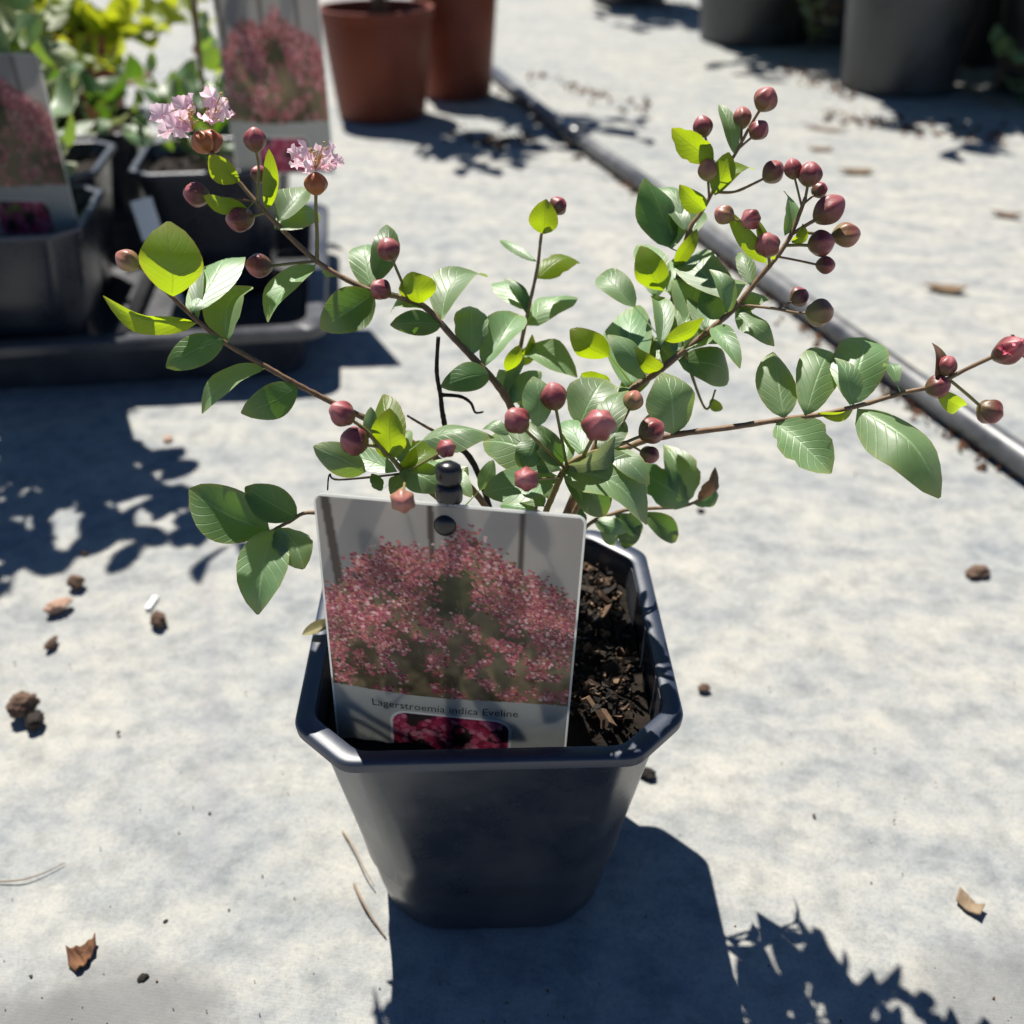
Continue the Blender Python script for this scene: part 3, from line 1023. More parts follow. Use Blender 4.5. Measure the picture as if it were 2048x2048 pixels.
LEAVES = [
    # A: long low branch to the left
    ('A', 322, 560, 312, 437, 'y', .86, 'leaf_young', 0, .25), ('A', 358, 590, 432, 445, 'g', .50), ('A', 366, 612, 192, 580, 'y', .20), ('A', 427, 648, 462, 528, 'g', .58),
    ('A', 424, 640, 316, 690, 'd', .48), ('A', 500, 692, 368, 762, 'g', .24), ('A', 562, 728, 464, 778, 'd', .55), ('A', 372, 604, 352, 470, 'h', .22),
    # B: flowering branch
    ('B', 704, 556, 607, 618, 'd', .66), ('B', 700, 545, 688, 432, 'h', .52), ('B', 712, 530, 738, 412, 'd', .40), ('B', 790, 578, 778, 514, 'y', 1.0), ('B', 832, 612, 742, 612, 'd', .48),
    ('B', 806, 586, 732, 572, 'g', .34), ('B', 836, 606, 912, 503, 'g', .50), ('B', 890, 668, 888, 562, 'h', .56), ('B', 915, 692, 978, 580, 'g', .48), ('B', 514, 437, 600, 392, 'g', .56),
    ('B', 528, 415, 582, 346, 'h', .62), ('B', 506, 395, 508, 284, 'y', .24), ('B', 466, 394, 384, 378, 'y', .36), ('B', 452, 345, 394, 294, 'y', .52), ('B', 592, 506, 500, 598, 'g', .36),
    ('B', 926, 708, 841, 725, 'd', .58), ('B', 950, 745, 975, 655, 'g', .30), ('B', 956, 700, 982, 656, 'y', .5), ('B', 965, 765, 940, 690, 'g', .42), ('B', 640, 522, 605, 500, 'g', .4),
    # C: thin upright stem
    ('C', 1030, 442, 1030, 378, 'y', .78), ('C', 1010, 492, 940, 446, 'g', .20), ('C', 1018, 525, 1097, 474, 'h', .44, 'leaf_young'), ('C', 1000, 586, 933, 514, 'g', .46), ('C', 1000, 612, 1087, 548, 'g', .46),
    ('C', 985, 660, 1090, 703, 'h', .42), ('C', 975, 690, 1010, 640, 'y', .35), ('C', 1000, 600, 955, 520, 'd', .22),
    # D / E: right branch
    ('D', 1198, 580, 1131, 508, 'h', .52, None, .02), ('D', 1190, 736, 1194, 574, 'h', .52), ('D', 1150, 672, 1078, 634, 'y', .62, None, .01), ('E', 1238, 562, 1203, 450, 'g', .48), ('E', 1252, 548, 1214, 478, 'y', .70),
    ('E', 1268, 505, 1322, 440, 'y', .32), ('E', 1262, 466, 1218, 334, 'd', .50), ('E', 1266, 470, 1276, 374, 'h', .48), ('E', 1308, 440, 1238, 322, 'g', .24), ('E', 1332, 396, 1284, 352, 'y', .62),
    ('E', 1346, 302, 1268, 243, 'y', .52), ('E', 1386, 292, 1360, 194, 'd', .28, 'leaf'), ('E', 1354, 370, 1376, 288, 'y', .46), ('E', 1360, 366, 1422, 304, 'h', .34, 'leaf_young'), ('E', 1300, 450, 1330, 390, 'h', .4),
    ('D', 1384, 562, 1284, 446, 'g', .48), ('D', 1292, 610, 1316, 500, 'h', .76, None, .012), ('D', 1372, 592, 1352, 505, 'd', .36, 'leaf'), ('D', 1246, 652, 1232, 546, 'g', .34), ('D', 1288, 658, 1372, 612, 'g', .40),
    ('D', 1255, 642, 1332, 604, 'y', .34), ('D', 1284, 684, 1390, 716, 'd', .56), ('D', 1392, 592, 1464, 636, 'h', .46), ('D', 1388, 588, 1452, 543, 'g', .44), ('N', 1340, 752, 1362, 784, 'y', .55),
    ('F', 1272, 818, 1264, 704, 'd', .72, 'leaf'), ('D', 1256, 702, 1192, 666, 'y', .48), ('D', 1092, 803, 1142, 708, 'h', .78, None, -.02), ('D', 1152, 722, 1096, 706, 'y', .44), ('D', 1442, 492, 1378, 408, 'y', .30),
    ('D', 1474, 442, 1486, 356, 'd', .32, 'leaf'), ('D', 1500, 462, 1517, 424, 'y', .55), ('D', 1466, 486, 1420, 460, 'g', .4), ('D', 1310, 645, 1390, 640, 'd', .28), ('D', 1335, 625, 1300, 560, 'h', .45),
    ('D', 1215, 715, 1150, 630, 'd', .40, 'leaf'), ('D', 1290, 660, 1240, 620, 'g', .5), ('D', 1345, 618, 1395, 690, 'g', .42), ('D', 1170, 760, 1225, 700, 'h', .5), ('D', 1400, 560, 1420, 610, 'y', .4),
    # F: long low branch to the right
    ('F', 1480, 786, 1462, 657, 'h', .54), ('F', 1520, 782, 1588, 640, 'g', .50), ('F', 1600, 758, 1652, 600, 'h', .56), ('F', 1692, 724, 1672, 676, 'h', .52), ('F', 1466, 802, 1568, 892, 'g', .60),
    ('F', 1618, 776, 1786, 892, 'g', .44), ('F', 1540, 776, 1625, 768, 'y', .20), ('F', 1766, 716, 1770, 645, 'd', .30, 'leaf_dead'), ('F', 1768, 742, 1827, 776, 'y', .45), ('F', 1608, 752, 1592, 672, 'd', .5, 'leaf'),
    # G: cluster in the middle
    ('G', 1066, 890, 1226, 966, 'g', .52), ('G', 1062, 892, 1146, 972, 'd', .55), ('G', 1052, 886, 910, 828, 'g', .50), ('G', 1010, 828, 985, 878, 'd', .9), ('G', 1056, 876, 1008, 798, 'd', .46),
    ('G', 1062, 880, 1078, 795, 'g', .34), ('G', 1015, 805, 1012, 710, 'd', .55, 'leaf'), ('G', 1046, 896, 912, 928, 'h', .44), ('G', 1070, 878, 1166, 846, 'y', .38, 'leaf_pale'), ('G', 960, 820, 905, 800, 'h', .4),
    ('G', 1130, 850, 1180, 790, 'g', .5), ('G', 1150, 845, 1225, 905, 'g', .45), ('G', 1010, 960, 940, 945, 'g', .4),
    # H: cluster above the card's left half
    ('H', 736, 868, 734, 775, 'y', .66), ('H', 756, 838, 722, 742, 'h', .55, 'leaf_young'), ('H', 744, 893, 618, 850, 'g', .30), ('H', 690, 890, 597, 843, 'd', .52, 'leaf'), ('H', 755, 886, 828, 834, 'h', .48, 'leaf_young'),
    ('H', 752, 890, 832, 918, 'g', .62), ('H', 798, 830, 922, 796, 'g', .38), ('H', 720, 926, 702, 893, 'd', .6), ('H', 862, 886, 888, 936, 'g', .55), ('H', 905, 925, 932, 868, 'd', .45, 'leaf'),
    ('H', 760, 870, 772, 810, 'h', .5), ('H', 800, 905, 822, 868, 'g', .8), ('H', 690, 830, 700, 768, 'd', .4, 'leaf'), ('H', 770, 900, 735, 930, 'g', .5),
    # I: drooping shoot left of the card
    ('I', 504, 1000, 356, 922, 'd', .56), ('I', 560, 976, 464, 918, 'd', .56), ('I', 518, 1000, 484, 1152, 'h', .55), ('I', 524, 996, 572, 1064, 'g', .78),
    # J: low shoot at the back right
    ('J', 1210, 975, 1278, 1022, 'd', .45), ('J', 1292, 950, 1266, 836, 'd', .50, 'leaf'), ('J', 1300, 948, 1196, 878, 'd', .50), ('J', 1318, 942, 1356, 892, 'y', .4, 'leaf_dead'), ('J', 1310, 952, 1368, 928, 'd', .42),
    # fill in the middle
    ('D', 1332, 624, 1402, 508, 'g', .46), ('E', 1262, 560, 1302, 470, 'h', .55), ('D', 1240, 700, 1180, 600, 'h', .46, None, .01), ('D', 1220, 708, 1278, 600, 'g', .42), ('D', 1275, 670, 1245, 578, 'g', .48),
    ('D', 1150, 792, 1104, 690, 'g', .45), ('G', 1100, 862, 1050, 772, 'g', .38), ('G', 1140, 848, 1182, 724, 'h', .40), ('B', 980, 792, 1032, 735, 'g', .5), ('B', 958, 762, 1022, 690, 'h', .4),
    ('D', 1420, 537, 1396, 462, 'g', .4), ('D', 1462, 490, 1432, 420, 'y', .3), ('F', 1215, 836, 1252, 762, 'g', .5), ('H', 790, 915, 852, 868, 'g', .5), ('H', 820, 932, 882, 880, 'h', .5),
    ('G', 1022, 952, 962, 880, 'h', .5), ('G', 1036, 940, 1000, 878, 'g', .5), ('E', 1300, 436, 1262, 380, 'h', .5), ('D', 1196, 734, 1140, 752, 'h', .5), ('C', 968, 740, 1010, 770, 'd', .5),
    ('J', 1160, 975, 1215, 1005, 'd', .5), ('J', 1140, 985, 1160, 1030, 'd', .6, 'leaf'), ('J', 1190, 970, 1190, 1035, 'd', .6), ('J', 1120, 985, 1180, 1000, 'h', .5), ('J', 1100, 995, 1085, 950, 'd', .5),
]
for spec in LEAVES:
    leaf(*spec)


# ------------------------------------------------------------------ buds
def bud(key, ox, oy, rpx, dyy=0.0, ax_=None, ay_=None, mat='bud', longer=1.0, name='flower_bud'):
    S = nearest(key, ax_ if ax_ is not None else ox, ay_ if ay_ is not None else oy)
    rnd = random.Random(int(ox * 31 + oy))
    P = at_y(ox, oy, S.y + dyy + rnd.uniform(-.003, .003))
    rad = rpx * KPX / FPX * depth_of(P)
    d = P - S
    L = d.length
    axis = d.normalized() if L > 1e-5 else Vector((0, 0, 1))
    axis = (axis + Vector((0, 0, 0.15))).normalized()
    q = axis.to_track_quat('Z', 'Y')
    n, m = 30, 14
    ph = rnd.uniform(0, 6)
    elong = rnd.uniform(0.90, 1.06)
    vs, al = [], []
    for i in range(m + 1):
        th = math.pi * i / m
        z = -math.cos(th)
        r = math.sin(th) ** 0.92
        if i == m: r = 0.0
        tipk = 1.0 + 0.10 * max(0, z) ** 8 + 0.18 * max(0, -z) ** 5
        for k in range(n):
            a = 2 * math.pi * k / n
            rib = 1 + (0.16 * (abs(math.cos(3 * a + ph)) ** 3 - 0.4) + 0.035 * math.sin(2 * a + 2 * ph)) * math.sin(th) ** 0.7
            sq = 1.0 - 0.10 * max(0, z)
            vs.append(P + q @ Vector((r * rib * sq * math.cos(a), r * rib * sq * math.sin(a), z * tipk * longer * elong)) * rad - ROOT)
            al.append((z + 1) / 2)
    fs = []
    for i in range(m):
        for k in range(n):
            fs.append((i * n + k, i * n + (k + 1) % n, (i + 1) * n + (k + 1) % n, (i + 1) * n + k))
    me = mesh_of(name, vs, fs)
    at = me.attributes.new('along', 'FLOAT', 'POINT')
    at.data.foreach_set('value', al)
    o = link(name, me, M[mat], plant)
    b = MB()
    base = P - axis * rad * 0.9
    mid = (S + base) / 2 + axis * rad * 0.2
    c = catmull([S, mid, base, P - axis * rad * 0.7], 4)
    rr = max(0.00042, rad * 0.13)
    rads = [rr * (1 + 0.9 * max(0, (i / (len(c) - 1) - 0.75) / 0.25)) for i in range(len(c))]
    b.tube(c, rads, 7)
    b.build('pedicel', M['stem_green'] if rnd.random() < .6 else M['stem'], o, off=ROOT)
    return o


for args in [
    ('A', 240, 491, 20), ('B', 370, 367, 22, 0, 470, 385), ('B', 452, 413, 24, 0, 500, 405), ('B3', 481, 263, 20), ('B3', 489, 328, 16, .004, 488, 360), ('B', 488, 501, 22, 0, 590, 505),
    ('B', 733, 470, 22, 0, 775, 562), ('B', 718, 546, 19, -.006, 760, 563), ('C', 1053, 388, 17, .002),
    ('D', 1496, 318, 17, .002, 1512, 390), ('D', 1528, 328, 22), ('D', 1546, 358, 15, .003, 1516, 385), ('D', 1565, 395, 28, 0, 1500, 445), ('D', 1550, 459, 24, -.002, 1480, 462), ('D', 1597, 443, 23, .003, 1496, 440),
    ('D', 1558, 500, 17, 0, 1466, 488), ('D2', 1508, 560, 18, .003, 1470, 584), ('D2', 1547, 590, 25), ('D3', 1448, 462, 23, -.005, 1450, 500), ('D3', 1416, 414, 19), ('D3', 1366, 405, 18, .004, 1430, 430),
    ('E', 1445, 187, 22), ('E', 1400, 222, 18, .003, 1398, 270), ('E', 1432, 245, 18, 0, 1395, 280), ('E', 1326, 238, 18, .004, 1352, 345), ('E', 1335, 320, 19, -.003, 1340, 372), ('E2', 1459, 324, 20),
    ('F', 1787, 690, 18, .002, 1770, 722), ('F', 1770, 729, 22, -.004, 1735, 735), ('F', 1868, 777, 24, 0, 1790, 716),
    ('G', 1045, 747, 24, .004, 1070, 880), ('G', 975, 793, 25, -.008, 1062, 885), ('G', 1130, 802, 31, -.018, 1098, 860), ('G', 1195, 755, 19, .01, 1150, 845), ('G', 1230, 812, 24, .002, 1182, 833), ('G', 993, 904, 23, -.030, 1050, 900),
    ('G', 1226, 858, 17, .004, 1180, 836), ('H', 645, 780, 24), ('H', 668, 832, 27, -.004, 715, 845), ('H', 842, 846, 18, -.022, 770, 892), ('H', 760, 945, 23, -.040, 765, 893),
]:
    bud(*args)


# ------------------------------------------------------------------ flowers: crinkled petals on a calyx
def petal_mesh(base, cen, nrm, rad, seed):
    rnd = random.Random(seed)
    a = (cen - base)
    axis = a.normalized()
    nrm = (nrm - axis * nrm.dot(axis)).normalized()
    lat = axis.cross(nrm)
    vs, fs = [], []
    nr, na = 6, 26
    vs.append(cen - ROOT)
    ph = [rnd.uniform(0, 6.28) for _ in range(4)]
    for i in range(1, nr + 1):
        r = i / nr
        for k in range(na):
            t = 2 * math.pi * k / na
            ruf = r ** 1.6 * (0.20 * math.sin(5 * t + ph[0]) + 0.16 * math.sin(8 * t + ph[1]) + 0.10 * math.sin(13 * t + ph[2]))
            edge = 1 + r * (0.12 * math.sin(5 * t + ph[3]) + 0.10 * math.sin(11 * t + ph[2]))
            p = cen + (axis * math.cos(t) + lat * math.sin(t)) * (rad * r * edge) + nrm * (rad * (ruf + 0.25 * r * r))
            vs.append(p - ROOT)
    for k in range(na):
        fs.append((0, 1 + k, 1 + (k + 1) % na))
    for i in range(nr - 1):
        for k in range(na):
            q = 1 + i * na
            fs.append((q + k, q + na + k, q + na + (k + 1) % na, q + (k + 1) % na))
    b = MB()
    b.v, b.f = [Vector(v) for v in vs], fs
    b.tube([base - ROOT, base.lerp(cen, .5) - ROOT + nrm * rad * 0.1, cen - ROOT], 0.00035, 5, False)
    return mesh_of('petal', b.v, b.f)


def flower(key, cx, cy, capx, capy, petals, mat_label, rpx, dyy=0.0):
    """cx,cy: middle of the petals; capx,capy: calyx; petals: list of offsets (px) and size"""
    S = nearest(key, capx, capy + 30)
    C = at_y(capx, capy, S.y + dyy)
    k = KPX / FPX * depth_of(C)
    holder = bud(key, capx, capy, 21, dyy, capx, capy + 30, 'calyx', 0.95, 'flower')
    tag(holder, mat_label)
    # calyx teeth are the bud skin itself; petals spring from its mouth
    mouth = at_y((cx + capx) / 2, (cy + capy) / 2, S.y + dyy)
    for i, (dx, dy, dd, pr) in enumerate(petals):
        cen = at_y(cx + dx, cy + dy, S.y + dyy + dd)
        rnd = random.Random(i * 13 + int(cx))
        nrm = Vector((rnd.uniform(-.7, .7), -0.6 + rnd.uniform(-.4, .4), 0.75 + rnd.uniform(-.3, .3))).normalized()
        link('petal', petal_mesh(mouth, cen, nrm, pr * k, i * 7 + int(cx)), M['petal'], holder)
    b = MB()
    rnd = random.Random(int(cx))
    for i in range(14):
        e = at_y(cx + rnd.uniform(-20, 30), cy + rnd.uniform(-28, 12), S.y + dyy + rnd.uniform(-.006, .004))
        b.tube([mouth - ROOT, mouth.lerp(e, .6) - ROOT + Vector((0, 0, .001)), e - ROOT], 0.00018, 4)
        b.tube([e - ROOT, e - ROOT + Vector((0, 0, .0006))], 0.00045, 5)
    b.build('stamens', M['stamen'], holder)


flower('B', 345, 225, 382, 268, [(-40, -8, 0, 22), (-15, 15, -.006, 24), (-28, 22, .003, 19), (0, -22, .005, 22), (-2, 4, -.003, 20), (14, -34, .006, 15)], 'pale pink crinkled flower at the branch tip', 22)
flower('B', 400, 205, 398, 266, [(0, -22, 0, 20), (22, 2, -.002, 21), (6, 8, .003, 18), (-12, 22, -.004, 16), (28, 14, .005, 14)], 'pale pink ruffled flower with yellow stamens', 20, .004)
flower('B2', 595, 298, 596, 346, [(-36, -6, 0, 18), (-16, -12, -.003, 20), (8, -4, .002, 19), (30, -8, -.004, 20), (40, 8, .004, 15), (-8, 14, -.005, 18), (20, 14, .003, 17), (-34, 14, .004, 14)], 'pale pink flower on a short side shoot', 22)

# half-open pink flower at the tip of the right branch
fo = bud('F', 1905, 661, 24, 0, 1884, 668, 'bud', 1.35, 'flower_bud')
tag(fo, 'half-open crinkled pink bud at the branch tip')
P_ = at_y(1918, 655, .328)
k_ = KPX / FPX * depth_of(P_)
pm = NT('petal_deep')
n_ = pm.noise(pm.coord('Object'), 240, 4)
petal_deep = pm.done(pm.pbr(pm.ramp(n_, [(0.3, (0.42, 0.06, 0.10)), (0.7, (0.58, 0.13, 0.19))]), 0.5, 0.4))
for i, (dx, dy, pr) in enumerate([(0, -8, 24), (14, 6, 22), (-14, 4, 18), (18, -14, 18)]):
    rnd = random.Random(i + 77)
    cen = at_y(1910 + dx, 660 + dy, .328 - .003 * i)
    link('petal', petal_mesh(P_, cen, Vector((rnd.uniform(-.8, .8), -.7, .6)), pr * k_ * .8, i + 50), petal_deep, fo)

# fallen pale leaf on the rim
fl = leaf_mesh(at_z(570, 1198, .1375), at_z(634, 1172, .141), Vector((-.1, -.3, .95)), .0062, fold=.5, arch=.05, seed=5)
flo = link('fallen_leaf', fl, M['leaf_dry'])
tag(flo, 'pale dry leaf lying across the left rim of the square pot', 'leaf')


# ------------------------------------------------------------------ background: generic potted plants
def base_leaf(w, fold, arch, seed):
    return leaf_mesh(Vector((0, 0, 0)), Vector((0, 0, 1)), Vector((0, -1, 0.0)), w, fold=fold, arch=arch, seed=seed, wav=.04, ns=7)


def leaf_set(mat, w):
    out = []
    for i in range(3):
        me = base_leaf(w * (1 + 0.1 * i), 0.15 + 0.1 * i, 0.05 + 0.06 * i, i + 3)
        me.materials.append(M[mat])
        out.append(me)
    return out


LS = {k: leaf_set(k, w) for k, w in (('leaf', .5), ('leaf_dark', .5), ('leaf_bright', .55), ('leaf_young', .55), ('leaf_pale', .45), ('leaf_dead', .4))}


def shrub(name, base, stems, label, mats, leaf_len, per, seed, stemmat='stem', cat='plant', group=None, lean=(0, 0)):
    """stems: list of (dx, dy, height); leaves sit along the upper part of each stem"""
    rnd = random.Random(seed)
    t = empty(name, base)
    tag(t, label, cat, group)
    for (dx, dy, h) in stems:
        top = Vector((dx, dy, h))
        mid = Vector((dx * .35 + rnd.uniform(-.01, .01), dy * .35 + rnd.uniform(-.01, .01), h * .55))
        c = catmull([Vector((dx * .05, dy * .05, -.01)), mid, top], 6)
        b = MB()
        b.tube(c, [.0024 * (1 - .65 * i / (len(c) - 1)) * (max(h, .08) / .25) ** .5 for i in range(len(c))], 6)
        b.build('stem', M[stemmat], t)
        for k in range(per):
            f = 0.28 + 0.72 * (k + rnd.random()) / per
            p = c[min(len(c) - 1, int(f * (len(c) - 1)))]
            az = rnd.uniform(0, 6.28)
            el = rnd.uniform(-.25, 1.0)
            d = Vector((math.cos(az) * math.cos(el), math.sin(az) * math.cos(el), math.sin(el)))
            q = d.to_track_quat('Z', 'Y') @ Quaternion((0, 0, 1), rnd.uniform(-1, 1))
            mk = mats[0] if rnd.random() < .7 else rnd.choice(mats)
            o = bpy.data.objects.new('leaf', rnd.choice(LS[mk]))
            COL.objects.link(o)
            o.parent = t
            s = leaf_len * rnd.uniform(.6, 1.15)
            o.matrix_local = Matrix.Translation(p) @ q.to_matrix().to_4x4() @ Matrix.Scale(s, 4)
    return t


def round_pot(name, loc, r0, r1, h, mat, label, group=None, soil=True, lip=.006):
    t = empty(name, loc)
    tag(t, label, 'pot', group)
    b = MB()
    b.lathe([(r0 * .3, .006), (r0 * .9, 0.0), (r0, .003), (r0 + (r1 - r0) * .5, h * .5), (r1 - lip * .5, h - .022), (r1 - lip * .9, h - .012), (r1 - .006, h - .012), (r0 - .003, .012)], 48, True, True)
    smooth_angle(b.build('body', mat, t), 45)
    r = MB()
    r.lathe([(r1 - .007, h - .014), (r1 - .005, h), (r1 + lip * .4, h), (r1 + lip * .4, h - .017), (r1 - lip, h - .0195), (r1 - .007, h - .014)], 48)
    smooth_angle(r.build('rim', mat, t), 45)
    if soil:
        s = MB()
        rs = r1 - .0075
        s.lathe([(rs, h - .028), (rs * .6, h - .024), (rs * .2, h - .022), (.001, h - .022)], 32)
        s.build('soil', M['soil'], t)
    return t


# tray with three potted plants and one free place
TR_A = R(8.2)
tray_o = Vector((-.176, .862, 0.0))
ex = Vector((-math.cos(TR_A), -math.sin(TR_A), 0))      # to the left along the front
ey = Vector((-math.sin(TR_A), math.cos(TR_A), 0))       # to the back


def T(u, v, z=0): return tray_o + ex * u + ey * v + Vector((0, 0, z))


tray = empty('carrying_tray', tray_o)
tag(tray, 'black plastic carrying tray with turned-out rim holding two carded pots', 'tray')
TW, TD, TH_ = .60, .37, .052


def tray_ring(inset, z, rad=.02):
    pts = []
    for (cu, cv, a0) in ((rad, rad, 180), (TW - rad, rad, 270), (TW - rad, TD - rad, 0), (rad, TD - rad, 90)):
        for k in range(6):
            a = R(a0 + 18 * k)
            u = cu + (rad) * math.cos(a)
            v = cv + (rad) * math.sin(a)
            u = u + (inset if u < TW / 2 else -inset)
            v = v + (inset if v < TD / 2 else -inset)
            pts.append(ex * u + ey * v + Vector((0, 0, z)))
    return pts


b = MB()
b.loft([tray_ring(.018, .001), tray_ring(.016, .004), tray_ring(.008, TH_ - .006)] + [tray_ring(.0105, TH_ - .006), tray_ring(.0185, .006), tray_ring(.020, .005)], True, True)
smooth_angle(b.build('tray_wall', M['tray'], tray), 40)
b = MB()
b.loft([tray_ring(.0095, TH_ - .007), tray_ring(.0095, TH_), tray_ring(-.006, TH_ + .001), tray_ring(-.008, TH_ - .001), tray_ring(-.008, TH_ - .009), tray_ring(-.006, TH_ - .009), tray_ring(-.004, TH_ - .004), tray_ring(.006, TH_ - .006), tray_ring(.0095, TH_ - .007)])
smooth_angle(b.build('tray_rim', M['tray'], tray), 40)
for k in range(3):                                             # dividers between the places
    d = MB()
    u = .19 + .18 * k
    c = ex * u + ey * (TD / 2) + Vector((0, 0, .018))
    d.box(c, (.004, TD - .05, .028), Matrix.Rotation(TR_A, 3, 'Z'))
    d.build('divider', M['tray'], tray, smooth=False)

GP = 'potted plants in the tray'
spots = {'free': (.105, .10), 'p1': (.265, .085), 'p2': (.105, .262), 'p3': (.285, .265), 'p4': (.455, .09)}
p1, p2, p3, p4 = [T(*spots[k], .006) for k in ('p1', 'p2', 'p3', 'p4')]
square_pot('plant_pot', p1, TR_A, M['pot'], 'black square pot with its card at the front corner of the tray')
square_pot('plant_pot', p2, TR_A, M['pot'], 'black square pot behind the free place of the tray')
square_pot('plant_pot', p3, TR_A, M['pot'], 'black square pot in the back row of the tray, beside the terracotta pot')
square_pot('plant_pot', p4, TR_A, M['pot'], 'black square pot at the far end of the tray')
for i, (p, w_) in enumerate(((p1, 'front row of the tray'), (p2, 'pot behind the free place of the tray'), (p3, 'back row of the tray'), (p4, 'far end of the tray'))):
    soil_fill(p, TR_A, .120, .0652, 'dark potting mix with bark chips in the ' + w_, 150, 20 + i)

# a third row of square pots stands right behind the tray
for k, (u, lab, sd) in enumerate(((.10, 'black square pot on the ground behind the tray, next to the shrub card', 71), (.275, 'black square pot on the ground behind the tray, second from the shrub card', 72))):
    q_ = T(u, .465)
    square_pot('plant_pot', q_, TR_A, M['pot'], lab)
    soil_fill(q_, TR_A, .118, .0652, ('dark potting mix behind the tray, next to the shrub card', 'dark potting mix behind the tray, second from the shrub card')[k], 80, sd)
# cards in the tray pots
c1 = at_y(-110, 92, .895)
plant_card(at_y(-150, 96, .880), (at_y(-4, 100, .880) - at_y(-150, 96, .880)).normalized() * 1.0, Vector((0.0, -.02, 1)).normalized(), .092, .150, 'picture card of pink shrub in the front row of the tray', (70, 100), 8, stake=False)
plant_card(at_y(398, -16, 1.045), Vector((1, .03, -.01)).normalized(), Vector((0.01, -.03, 1)).normalized(), .098, .165, 'picture card of pink shrub standing behind the free place of the tray', (76, 110), 9, stake=False)
sb = empty('blank_tag', at_y(283, 440, .93))
tag(sb, 'small blank white plastic tag leaning between the tray pots', 'plant tag')
b = MB()
b.box((0, 0, .013), (.020, .0008, .036), Matrix.Rotation(R(-18), 3, 'X') @ Matrix.Rotation(R(-14), 3, 'Y'))
b.build('tag_plate', M['white'], sb, smooth=False)
b = MB()
b.box((.006, .010, -.035), (.006, .0007, .075), Matrix.Rotation(R(-10), 3, 'X') @ Matrix.Rotation(R(-14), 3, 'Y'))
b.build('tag_spike', M['white'], sb, smooth=False)

shrub('young_shrub', p1 + Vector((0, 0, .118)), [(-.06, -.04, .40), (.02, .02, .36), (.06, -.04, .42), (-.09, -.07, .46), (-.02, .06, .38), (.10, -.01, .36), (.04, .03, .10), (.13, -.03, .44), (-.02, -.08, .44)], 'leafy young shrub in the front row of the tray', ['leaf', 'leaf_young', 'leaf_pale'], .050, 22, 31)
shrub('young_shrub', p2 + Vector((0, 0, .118)), [(-.06, .02, .10), (.03, .05, .13), (-.07, -.02, .07), (.0, .05, .34), (.05, .0, .3), (-.05, -.05, .05)], 'sparse young shrub behind the free place of the tray', ['leaf', 'leaf_young'], .034, 8, 32)
shrub('young_shrub', p3 + Vector((0, 0, .118)), [(-.05, .02, .20), (.04, .0, .16), (0, -.05, .12), (.07, -.05, .12), (-.02, .06, .24), (.08, -.01, .20), (-.04, -.06, .10), (.03, -.07, .06)], 'pale-leaved young shrub in the back row of the tray', ['leaf_pale', 'leaf', 'leaf_young'], .042, 12, 33)
shrub('young_shrub', p4 + Vector((0, 0, .118)), [(.04, -.06, .46), (.0, .03, .44), (.07, -.02, .52), (-.05, .02, .42), (.09, -.09, .40), (.10, .0, .54), (.12, -.05, .48), (.02, -.10, .5)], 'leafy young shrub at the far end of the tray', ['leaf', 'leaf_young'], .054, 28, 34)

for k, (u, lab, sd) in enumerate(((.10, 'brown stemmed shrub in the pot behind the tray, next to the shrub card', 73), (.275, 'leafy shrub in the pot behind the tray, second from the shrub card', 74))):
    shrub('young_shrub', T(u, .465, .112), [(-.06, -.05, .05), (.04, -.06, .04), (-.02, .03, .09), (.06, .02, .07), (-.08, .02, .06), (.0, -.08, .02)], lab, ['leaf_dark', 'leaf', 'leaf_pale', 'leaf_dead'], .044, 14, sd, 'twig_pale')
# terracotta pots behind the tray
def tp(label, x, y, r0, r1, h): return round_pot('terracotta_pot', (x, y, 0), r0, r1, h, M['terracotta'], label)


tp('terracotta coloured round pot standing clear beside the picture card', -.236, 1.955, .078, .098, .178)
tp('terracotta coloured round pot touching the irrigation pipe', -.108, 2.13, .066, .084, .215)
tp('terracotta coloured round pot under the lime green shrub', -.66, 1.56, .085, .108, .20)
shrub('lime_shrub', (-.66, 1.56, .18), [(-.10, -.16, .02), (.06, -.16, .03), (.16, -.10, .04), (-.02, .05, .12), (-.18, -.08, .04), (.02, -.20, -.01), (.22, -.12, .03), (-.24, -.16, .02), (.12, .08, .1), (-.12, .05, .1), (-.3, -.04, .06), (.26, -.04, .06), (.18, -.20, .0), (-.06, -.22, .02), (.30, -.16, .05), (-.34, -.14, .03), (.10, -.06, .07)], 'bright lime green shrub in the terracotta coloured pot', ['leaf_bright', 'leaf_bright', 'leaf_young'], .042, 28, 41)
shrub('tall_shrub', (-.236, 1.955, .155), [(.02, -.02, .55), (.10, .0, .50), (-.06, .03, .52), (.14, -.06, .42), (.05, .10, .6), (.2, .0, .35), (.16, .08, .48)], 'shrub growing from the terracotta pot beside the picture card', ['leaf', 'leaf_young'], .06, 16, 42)
shrub('tall_shrub', (-.108, 2.13, .19), [(.06, -.04, .50), (.14, .02, .42), (-.02, .06, .55), (.20, -.08, .36), (.10, .10, .5), (.24, .02, .30)], 'shrub growing from the terracotta pot touching the pipe', ['leaf', 'leaf_dark'], .06, 16, 43)

